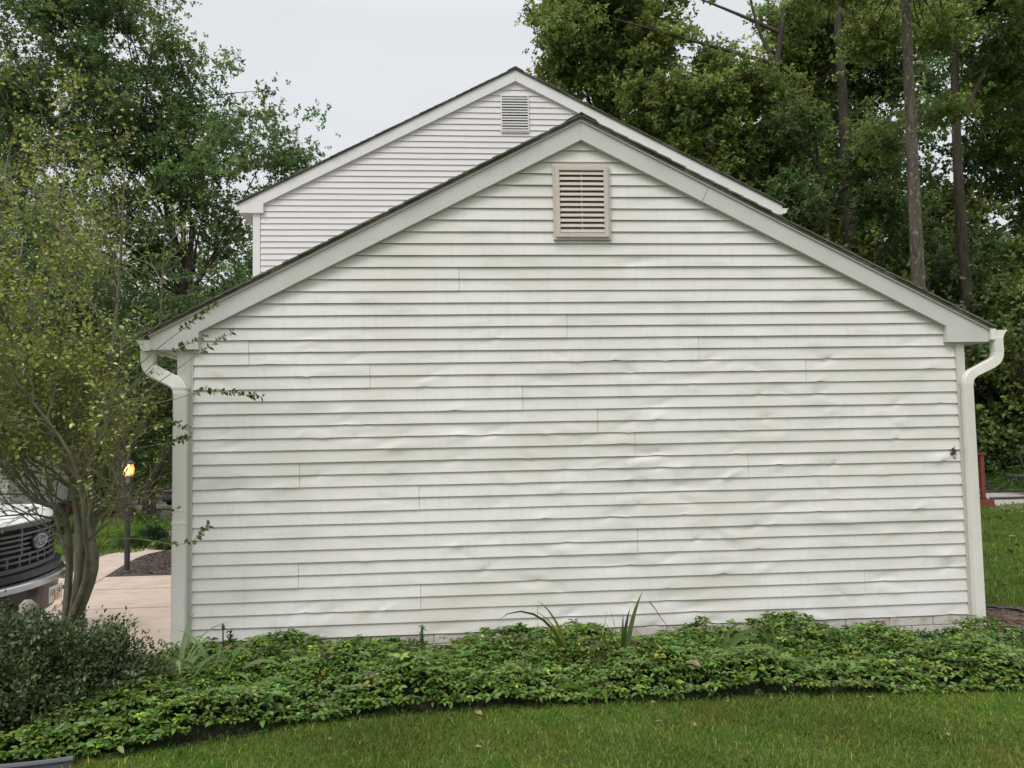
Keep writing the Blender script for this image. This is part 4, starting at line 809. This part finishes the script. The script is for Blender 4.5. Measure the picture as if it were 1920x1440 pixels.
# ------------------------------------------------------------------ lamp post
lb_ = G(238, 1076); gz = float(H(lb_[0], lb_[1])); lp = tag(empty('lamp_post', (lb_[0], lb_[1], gz)), 'dark lamp post with a lit amber lantern beside the walkway', 'lamp post')
dd = np.linalg.norm(lb_[:2]-CAM[:2]); ztop = P(238, 866, lb_[1])[2]-gz
MB().lathe([(.06, 0), (.06, .03), (.042, .05), (.042, ztop-.36), (.05, ztop-.35), (.05, ztop-.33)], n=16).build('post', LAMPM, lp, smooth=True)
MB().lathe([(.03, ztop-.33), (.03, ztop-.26), (.075, ztop-.235), (.08, ztop-.22)], n=16).build('collar', mat('lamp_collar', (.20, .19, .19), .4), lp, smooth=True)
AMB = bpy.data.materials.new('amber_glass'); AMB.use_nodes = True; bn = AMB.node_tree.nodes['Principled BSDF']; bn.inputs['Base Color'].default_value = (.9, .38, .10, 1); bn.inputs['Roughness'].default_value = .15; bn.inputs['Transmission Weight'].default_value = .75; bn.inputs['Emission Color'].default_value = (1, .42, .10, 1); bn.inputs['Emission Strength'].default_value = .55
MB().lathe([(.07, ztop-.22), (.088, ztop-.17), (.092, ztop-.11), (.08, ztop-.05), (.06, ztop-.035)], n=12).build('glass', AMB, lp, smooth=True)
MB().lathe([(.002, ztop-.19), (.02, ztop-.18), (.034, ztop-.14), (.028, ztop-.10), (.012, ztop-.07), (.002, ztop-.06)], n=12).build('bulb', emis('bulb_glow', (1, .72, .38), 5), lp, smooth=True)
mb = MB()
for k in range(6):
    a_ = k*math.pi/3+.2; mb.tube([(.082*math.cos(a_), .082*math.sin(a_), ztop-.225), (.097*math.cos(a_), .097*math.sin(a_), ztop-.11), (.07*math.cos(a_), .07*math.sin(a_), ztop-.03)], .004, 5)
mb.build('cage', LAMPM, lp)
MB().lathe([(.105, ztop-.04), (.10, ztop-.025), (.05, ztop+.02), (.012, ztop+.035), (.012, ztop+.05), (.002, ztop+.06)], n=16).build('cap', LAMPM, lp, smooth=True)
pl = bpy.data.lights.new('bulb_light', 'POINT'); pl.energy = 4; pl.color = (1, .6, .28); pl.shadow_soft_size = .04; plo = bpy.data.objects.new('bulb_light', pl); COL.objects.link(plo); plo.parent = lp; plo.location = (0, 0, ztop-.13)

# ------------------------------------------------------------------ pickup truck
def text(s_, size, m, parent, name, M_, shear=0, ext_=.002, font=None):
    cu = bpy.data.curves.new(name, 'FONT'); cu.body = s_; cu.size = size; cu.align_x = 'CENTER'; cu.align_y = 'CENTER'; cu.extrude = ext_; cu.shear = shear
    tmp = bpy.data.objects.new(name, cu); COL.objects.link(tmp); bpy.context.view_layer.update()
    me = bpy.data.meshes.new_from_object(tmp.evaluated_get(bpy.context.evaluated_depsgraph_get())); bpy.data.objects.remove(tmp)
    me.transform(M_); me.materials.clear(); return link(name, me, m, parent)
TY = 1.62; lg = P(73, 1013, TY); tz = float(H(lg[0]-1, TY)); tr = tag(empty('pickup_truck', (lg[0], TY, tz+.012), R(5)), 'large white pickup truck with black grille parked facing the garage', 'truck')
ZL = lg[2]-tz-.012; print('truck logo height', ZL, lg); k_ = ZL/1.12   # emblem height above ground
def bow(y): return -.30*abs(y/1.0)**2.3
def tz_(z): return z*k_
ys = np.linspace(-1.0, 1.0, 21)
def sec(y, pts): return [(bow(y)+a_, y, tz_(b_)) for a_, b_ in pts]
MB().loft([sec(y, [(-.02, 1.33-.02*abs(y)), (-.10, 1.40-.03*y*y), (-.55, 1.47-.06*y*y), (-1.35, 1.53-.09*y*y), (-1.35, 1.2), (-.06, 1.2)]) for y in ys]).build('hood', WPAINT, tr, smooth=True)
mb = MB()
for s_ in (-1, 1): mb.loft([[(bow(.95)-x_, s_*yo, tz_(z0)) for yo, z0 in ((.80, .75), (1.01, .75), (1.015, 1.1), (.99, 1.38), (.80, 1.42))] for x_ in (.0, .2, .45)]); 
for s_ in (-1, 1): mb.loft([[(-x_, s_*yo, tz_(z0)) for yo, z0 in ((.80, zl), (1.01, zl), (1.015, 1.1), (.99, 1.40), (.80, 1.44))] for x_, zl in ((.72, .95), (.85, 1.05), (1.15, 1.08), (1.42, .95), (1.45, .6), (1.6, .5))])
mb.build('fender', WPAINT, tr, smooth=True)
cabz = [(-1.4, .55), (-1.4, 1.45), (-1.5, 1.50), (-2.25, 1.98), (-2.5, 2.03), (-3.7, 2.02), (-3.85, 1.95), (-3.95, 1.5), (-3.95, .5)]
mb = MB(); mb.loft([[(x_, s_*w_(z_), tz_(z_)) for x_, z_ in cabz] for s_, w_ in ((-1, lambda z: 1.0-.16*max(0, (z-1.45)/.55)), (1, lambda z: 1.0-.16*max(0, (z-1.45)/.55)))]); mb.build('cab', WPAINT, tr, smooth=True)
MB().add([(-1.50, -.88, tz_(1.53)), (-1.50, .88, tz_(1.53)), (-2.22, .78, tz_(1.975)), (-2.22, -.78, tz_(1.975))], [(0, 1, 2, 3)]).build('windscreen', GLASS, tr, fixn=False).location = (.012, 0, .012)
for s_ in (-1, 1):
    MB().add([(x_, s_*(1.0-.16*(z_-1.45)/.55+.004), tz_(z_)) for x_, z_ in ((-1.75, 1.5), (-2.75, 1.5), (-2.75, 1.93), (-2.3, 1.93))], [(0, 1, 2, 3)]).build('side_window', GLASS, tr, fixn=False)
    MB().add([(x_, s_*(1.0-.16*(z_-1.45)/.55+.004), tz_(z_)) for x_, z_ in ((-2.85, 1.5), (-3.75, 1.5), (-3.65, 1.93), (-2.85, 1.93))], [(0, 1, 2, 3)]).build('side_window', GLASS, tr, fixn=False)
    m_ = MB(); m_.box(-1.95, -1.80, s_*1.12-.10, s_*1.12+.10, tz_(1.42), tz_(1.78)); m_.box(-1.9, -1.85, min(s_*.98, s_*1.05), max(s_*.98, s_*1.05), tz_(1.5), tz_(1.56)); m_.build('mirror', BPL, tr, bevel=.02)
mb = MB(); mb.box(-6.0, -4.0, -1.0, -.92, tz_(.6), tz_(1.42)); mb.box(-6.0, -4.0, .92, 1.0, tz_(.6), tz_(1.42)); mb.box(-6.05, -5.97, -.98, .98, tz_(.6), tz_(1.42)); mb.box(-6., -4., -.92, .92, tz_(.7), tz_(.8)); mb.build('cargo_bed', WPAINT, tr, bevel=.01)
for x_ in (-1.08, -4.95):
    for s_ in (-1, 1):
        w_ = empty('wheel', (x_, s_*.86, .40)); w_.parent = tr
        MB().lathe([(.25, -.12), (.38, -.13), (.40, -.09), (.40, .09), (.38, .13), (.25, .12)], n=28, axis='y').build('tyre', RUB, w_, smooth=True)
        MB().lathe([(.26, -.10), (.24, -.02), (.08, .0), (.08, -.06), (.001, -.06)] if s_ < 0 else [(.26, .10), (.24, .02), (.08, .0), (.08, .06), (.001, .06)], n=20, axis='y').build('rim', CHROME, w_, smooth=True)
# underside block between wheels
MB().box(-5.8, -.5, -.45, .45, tz_(.42), tz_(.75)).build('chassis', BPL, tr)
# grille
gr = empty('grille', (0, 0, 0)); gr.parent = tr
MB().loft([sec(y, [(-.035, 1.31), (-.035, .88), (-.12, .88), (-.12, 1.31)]) for y in np.linspace(-.74, .74, 15)]).build('backing', DARK, gr)
def bar(y0, y1, z0, z1, xo, m, name='bar', n=9): return MB().loft([sec(y, [(xo, z1), (xo, z0), (xo-.03, z0), (xo-.03, z1)]) for y in np.linspace(y0, y1, n)]).build(name, m, gr, smooth=False)
bar(-.76, .76, 1.275, 1.315, .005, GPL, 'surround', 15); bar(-.76, .76, .875, .915, .005, GPL, 'surround', 15); bar(-.79, -.73, .88, 1.31, .0, GPL, 'surround', 3); bar(.73, .79, .88, 1.31, .0, GPL, 'surround', 3)
for z in (1.215, 1.17, 1.12, 1.075, 1.02, .965): bar(-.73, .73, z-.011, z+.011, -.004, GPL)
for y in np.arange(-.66, .7, .165): bar(y-.012, y+.012, .92, 1.03, -.007, GPL, n=2); 
for y in (-.6, -.3, .3, .6): bar(y-.012, y+.012, 1.03, 1.27, -.007, GPL, n=2)
for y in (-1, 1):   # headlights
    MB().loft([sec(q, [(.0, 1.29), (.01, 1.05), (-.08, 1.05), (-.08, 1.29)]) for q in np.linspace(y*.80, y*.985, 5)]).build('headlight', HLIGHT, tr, smooth=True)
# emblem
def oval(rx, rz, x0, x1, n=36): return MB().prism_x([(rx*math.cos(2*math.pi*i/n), tz_(1.12)+rz*math.sin(2*math.pi*i/n)) for i in range(n)], x0, x1)
em = empty('emblem', (0, 0, 0)); em.parent = tr
oval(.165, .082, -.01, .012).build('bezel', BPL, em, smooth=True); oval(.147, .066, .0125, .022).build('rim', CHROME, em, smooth=True); oval(.134, .055, .0225, .025).build('field', BLUE, em, smooth=True)
MX = Matrix(((0, 0, 1, .0255), (1, 0, 0, 0), (0, 1, 0, tz_(1.12)), (0, 0, 0, 1)))
text('Ford', .105, CHROME, em, 'lettering', MX, shear=.45)
# bumper
MB().loft([sec(y, [(.09, .79), (.13, .765), (.13, .715), (.10, .695), (-.05, .695), (-.05, .79)]) for y in np.linspace(-1.03, 1.03, 25)]).build('bumper', CHROME, tr, smooth=True)
MB().loft([sec(y, [(.07, .865), (.07, .803), (-.06, .803), (-.06, .865)]) for y in np.linspace(-.95, .95, 15)]).build('bumper_cap', BPL, tr)
MB().loft([sec(y, [(.06, .692), (.02, .42), (-.10, .42), (-.06, .692)]) for y in np.linspace(-.92, .92, 15)]).build('air_dam', BPL, tr)
for s_ in (-1, 1):
    MB().tube([(bow(.62)+.05, s_*.5, tz_(.60)), (bow(.62)+.17, s_*.5, tz_(.57)), (bow(.62)+.05, s_*.5, tz_(.52))], .018, 8).build('tow_hook', BPL, tr, smooth=True)
    MB().lathe([(.001, .0), (.05, .0), (.055, -.03), (.05, -.05)], (bow(.8)+.145, s_*.80, tz_(.73)), 14, axis='x').build('fog_lamp', HLIGHT, tr, smooth=True)
pt = empty('licence_plate', (.165, 0, tz_(.60))); pt.parent = tr
MB().box(-.004, 0, -.153, .153, -.077, .077).build('panel', PLATE, pt, bevel=.0015)
MB().prism_x([(-.075, -.066), (-.05, -.03), (-.02, -.01), (.02, -.018), (.05, -.012), (.07, -.04), (.06, -.066)], .0005, .0015).build('picture', ORNG, pt)
text('1EB 541', .085, INK, pt, 'characters', Matrix(((0, 0, 1, .001), (1, 0, 0, 0), (0, 1, 0, .012), (0, 0, 0, 1))), ext_=.0008)

# ------------------------------------------------------------------ dark sedan on the street
cy = 43.0; cp = P(322, 930, cy); cz_ = float(H(cp[0], cy))+.06; car = tag(empty('sedan_car', (cp[0]+.1, cy, cz_), R(-12)), 'dark silver sedan with red tail lamps parked beyond the oak', 'car')
prof = [(0, .35, .95, .72), (.1, .30, 1.0, .84), (.9, .25, 1.05, .89), (1.9, .22, 1.0, .9), (3.2, .22, .98, .9), (4.2, .25, .85, .88), (4.75, .3, .68, .78), (4.85, .38, .6, .7)]
MB().loft([[(w_*.93, y_, zb), (w_, y_, zb+.2), (w_, y_, zt-.12), (w_*.86, y_, zt), (-w_*.86, y_, zt), (-w_, y_, zt-.12), (-w_, y_, zb+.2), (-w_*.93, y_, zb)] for y_, zb, zt, w_ in prof]).build('body', SILV, car, smooth=True)
MB().loft([[(wb_, y_, .9), (wt_, y2_, zt), (-wt_, y2_, zt), (-wb_, y_, .9)] for y_, y2_, wb_, wt_, zt in ((.7, .72, .72, .7, 1.03), (.9, 1.4, .78, .62, 1.38), (2.2, 2.1, .8, .62, 1.46), (2.9, 2.7, .78, .6, 1.42), (3.6, 3.5, .74, .7, 1.0))]).build('cabin', GLASS, car, smooth=True)
MB().loft([[(.61, y_, z_), (.61, y_, z_+.03), (-.61, y_, z_+.03), (-.61, y_, z_)] for y_, z_ in ((1.35, 1.385), (1.9, 1.46), (2.5, 1.455), (2.85, 1.40))]).build('roof', SILV, car, smooth=True)
MB().add([(.68, .75, 1.05), (-.68, .75, 1.05), (-.6, 1.36, 1.40), (.6, 1.36, 1.40)], [(0, 1, 2, 3)]).build('rear_window', SKYG, car, fixn=False)
for s_ in (-1, 1): MB().loft([[(s_*x_, y_, z_) for y_, z_ in ((yb, .78), (yb, .93), (yb+.12, .93), (yb+.12, .78))] for x_, yb in ((.28, -.035), (.55, -.01), (.80, .10), (.90, .35))]).build('tail_lamp', TLIGHT, car)
MB().box(-.75, .75, -.03, .02, .95, .965).build('trim_strip', CHROME, car); MB().box(-.15, .15, -.045, -.035, .62, .74).build('licence_plate', PLATE, car)
MB().box(-.7, .7, -.03, .3, .30, .42).build('bumper_valance', BPL, car)
for x_ in (-.8, .8):
    for y_ in (.95, 3.8):
        w_ = empty('wheel', (x_, y_, .32)); w_.parent = car
        MB().lathe([(.2, -.1), (.32, -.1), (.32, .1), (.2, .1)], n=20, axis='x').build('tyre', RUB, w_, smooth=True); MB().lathe([(.21, -.08), (.05, -.06), (.05, .06), (.21, .08)], n=14, axis='x').build('rim', CHROME, w_)

# ------------------------------------------------------------------ neighbour's house far left
ny = 56.; q0 = P(40, 900, ny); nh = tag(empty('neighbour_house', (q0[0], ny, float(H(q0[0], ny)))), 'distant house with white porch columns and a red door', 'house')
MB().box(-9, 4.5, 0, 9, -.5, 5.2).build('wall', BRICK, nh)
MB().prism_x([(-.5, 5.2), (4.5, 8.2), (9.5, 5.2), (9.5, 5.0), (-.5, 5.0)], -9.5, 5.0).build('roof', SHING, nh)
MB().box(-2.2, 4.4, -2.0, -.01, 2.55, 2.85).build('porch_roof', WHITE, nh); MB().box(-2.2, 4.4, -2.0, -.01, .0, .3).build('porch_floor', STREET, nh)
for x_ in (-2., 1.15, 2.05, 4.2): MB().lathe([(.13, .3), (.13, .38), (.10, .42), (.09, 2.45), (.13, 2.5), (.13, 2.55)], (x_, -1.8, 0), 14).build('column', WHITE, nh, smooth=True)
MB().box(1.3, 2.2, -.05, -.012, .3, 2.35).build('door', REDD, nh)
for x_ in (-6, -3.5, 3.4):
    f_ = MB(); f_.box(x_-.6, x_+.6, -.06, -.012, .9, 2.3); w_ = f_.build('window', WHITE, nh); MB().box(x_-.5, x_+.5, -.075, -.062, 1.0, 2.2).build('pane', GLASS, w_)
for x_ in (-6, -2, 2):
    f_ = MB(); f_.box(x_-.6, x_+.6, -.06, -.012, 3.4, 4.8); w_ = f_.build('window', WHITE, nh); MB().box(x_-.5, x_+.5, -.075, -.062, 3.5, 4.7).build('pane', GLASS, w_)
ny2 = 26.; q1 = P(-10, 900, ny2); wn = tag(empty('neighbour_garage', (q1[0]-2.4, ny2, float(H(q1[0], ny2)))), 'white sided garage glimpsed above the bonnet of the pickup at the left edge', 'garage')
s1 = siding('wall', -3.5, 3.0, -.2, 32, 9, HS, 0, 0, SID2, [], {}, .8, True); s1.parent = wn
MB().box(-3.5, 3., .03, 6, -.3, 3.0).build('side_walls', WHITE, wn)
MB().prism_x([(-.4, 2.95), (3, 4.6), (6.4, 2.95), (6.4, 2.8), (-.4, 2.8)], -3.9, 3.4).build('roof', SHING, wn)
MB().box(2.0, 2.12, -.12, -.02, -.2, 2.6).build('downspout', BPL, wn)
# shrubs and borders on the left
for (px, py, Y, rx, rz, n, ls, col, lb) in [(114, 962, 17., .75, .5, 9000, .05, (.10, .15, .04), 'clipped bright green hedge behind the pickup'), (108, 935, 24., 1.0, .7, 7000, .06, (.17, .07, .045), 'reddish brown shrub behind the clipped hedge'),
        (125, 915, 30., 1.2, .8, 7000, .07, (.03, .06, .025), 'dark green shrub below the distant porch'), (215, 940, 30., 1.2, .7, 6000, .07, (.10, .11, .03), 'olive shrub left of the slender tree'), (60, 925, 33., 1.6, 1.0, 7000, .08, (.05, .08, .02), 'round shrub above the pickup hood'),
        (285, 985, 13., .42, .38, 5000, .04, (.022, .045, .018), 'dark low shrub at the foot of the leaning oak'), (325, 1000, 10.5, .45, .2, 4000, .035, (.05, .09, .025), 'low green plants beside the garage corner and walkway'), (250, 1005, 11., .4, .25, 4000, .04, (.05, .09, .022), 'low leafy plant just right of the lamp post')]:
    p = P(px, py, Y); shrub('shrub', (p[0], Y, float(H(p[0], Y))), rx, rx*.8, rz, n, ls, col, lb, 90, LEAF, 'shrub')
for i, (px, py) in enumerate(sorted([(185, 1030), (200, 1012), (222, 1005), (190, 995), (212, 990), (236, 988), (178, 1012), (246, 1000), (165, 1000), (230, 1018)])):
    p = G(px, py); strap('daylily', (p[0], p[1], float(H(p[0], p[1]))), 26, .62, .028, (.13, .20, .04), 'bright arching strap-leaved clump beyond the walkway, %s from the left' % ORD[i], .7, group='daylilies along the walkway')
p = G(312, 975); rk_ = MB()
secs = []
for z_, s_ in ((0, 1.), (.12, 1.08), (.28, .95), (.38, .7), (.42, .3)): secs.append([(s_*(.26+.03*math.sin(3*a_))*math.cos(a_), s_*(.18+.02*math.cos(5*a_))*math.sin(a_), z_) for a_ in np.linspace(0, 2*math.pi, 14, endpoint=False)])
o = rk_.loft(secs).build('boulder', mat('boulder_stone', (.16, .17, .16), .9, .25, 6, bump=.6, bscale=20), smooth=True); o.location = (p[0], p[1], float(H(p[0], p[1]))-.03); tag(o, 'grey boulder beside the leaning oak trunk', 'rock')
p = G(50, 1125); secs = []
for z_, s_ in ((0, 1.), (.14, 1.1), (.20, 1.0), (.228, .75), (.24, .3)): secs.append([(s_*(.15+.02*math.sin(3*a_))*math.cos(a_), s_*(.12+.02*math.cos(4*a_))*math.sin(a_), z_) for a_ in np.linspace(0, 2*math.pi, 12, endpoint=False)])
o = MB().loft(secs).build('boulder', STONE, smooth=True); pp = P(52, 1112, .25); o.location = (pp[0], .25, pp[2]-.12-.0); 
zz = float(H(pp[0], .25)); o.location.z = zz-.02; o.scale = (.6, .6, (pp[2]-zz)/.25); tag(o, 'pale rounded stone below the pickup bumper', 'rock')

# ------------------------------------------------------------------ deck with red railing, swing frame
dp = G(1850, 952); dk = tag(empty('deck', (dp[0], dp[1], float(H(dp[0], dp[1])))), 'reddish brown stained deck with railing behind the right corner of the garage', 'deck')
dx0 = -5.6
MB().box(dx0, .12, -.1, 3.4, .0, .17).build('step_board', REDW, dk, bevel=.01)
mb = MB()
for k in range(24): mb.box(dx0, .04, .0+k*.14, .0+k*.14+.132, .172, .205)
mb.build('floor_boards', REDW, dk)
for x_ in (-.06, -2.0, -3.9): MB().box(x_-.04, x_+.04, -.03, .05, .206, 1.16).build('post', REDW, dk, bevel=.004)
MB().box(dx0, .02, -.05, .09, 1.12, 1.16).build('top_rail', REDW, dk, bevel=.004); MB().box(dx0, -.1, -.02, .04, .33, .40).build('bottom_rail', REDW, dk)
for k in range(38):
    x_ = -.22-k*.14
    MB().box(x_-.02, x_+.02, -.012, .028, .40, 1.12).build('baluster', REDW, dk)
sf = G(1895, 938); sw = tag(empty('swing_frame', (sf[0], sf[1], float(H(sf[0], sf[1]))+.02)), 'dark metal swing seat frame on the patio at the right edge', 'swing')
mb = MB()
for yy in (-.0, 1.5):
    mb.tube([(-.5, yy, .03), (2.2, yy, .03)], .028, 8); mb.tube([(.62, yy, .03), (.28, yy+.02, 1.0), (.42, yy, 1.1)], .02, 8); mb.tube([(.62, yy, .03), (1.5, yy, .45), (1.9, yy, 1.1)], .02, 8)
mb.tube([(2.2, 0, .03), (2.2, 1.5, .03)], .026, 8); mb.build('frame', LAMPM, sw, smooth=True)
MB().box(.9, 1.5, .15, 1.35, .42, .47).build('seat', mat('swing_fabric', (.05, .06, .06), .8), sw, bevel=.01); MB().box(1.5, 1.56, .15, 1.35, .47, 1.0).build('backrest', MATS['swing_fabric'], sw, bevel=.01)
# weeds at the wood edge
n = 30000; x = RNG.uniform(11, 26, n); y = RNG.uniform(11.5, 17, n); k = (y > 12.4+.05*(x-14)) & ~((x < 13.6) & (y < 13)); x, y = x[k], y[k]; n = len(x); hz = .25+.2*np.sin(x*2.2)*np.sin(y*1.9)
sz = RNG.uniform(.06, .12, n); tag(leaves('undergrowth', np.stack([x, y, H(x, y)+RNG.random(n)*hz*sst((y-12.2)/1.5)+.02], 1), rdir(n, .3), unit(rdir(n)*.6+np.array([0, 0, .8])), sz, sz*.6, vary((.06, .105, .022), n, .3), LEAF), kind='stuff', label='low green undergrowth at the edge of the wood', cat='undergrowth')
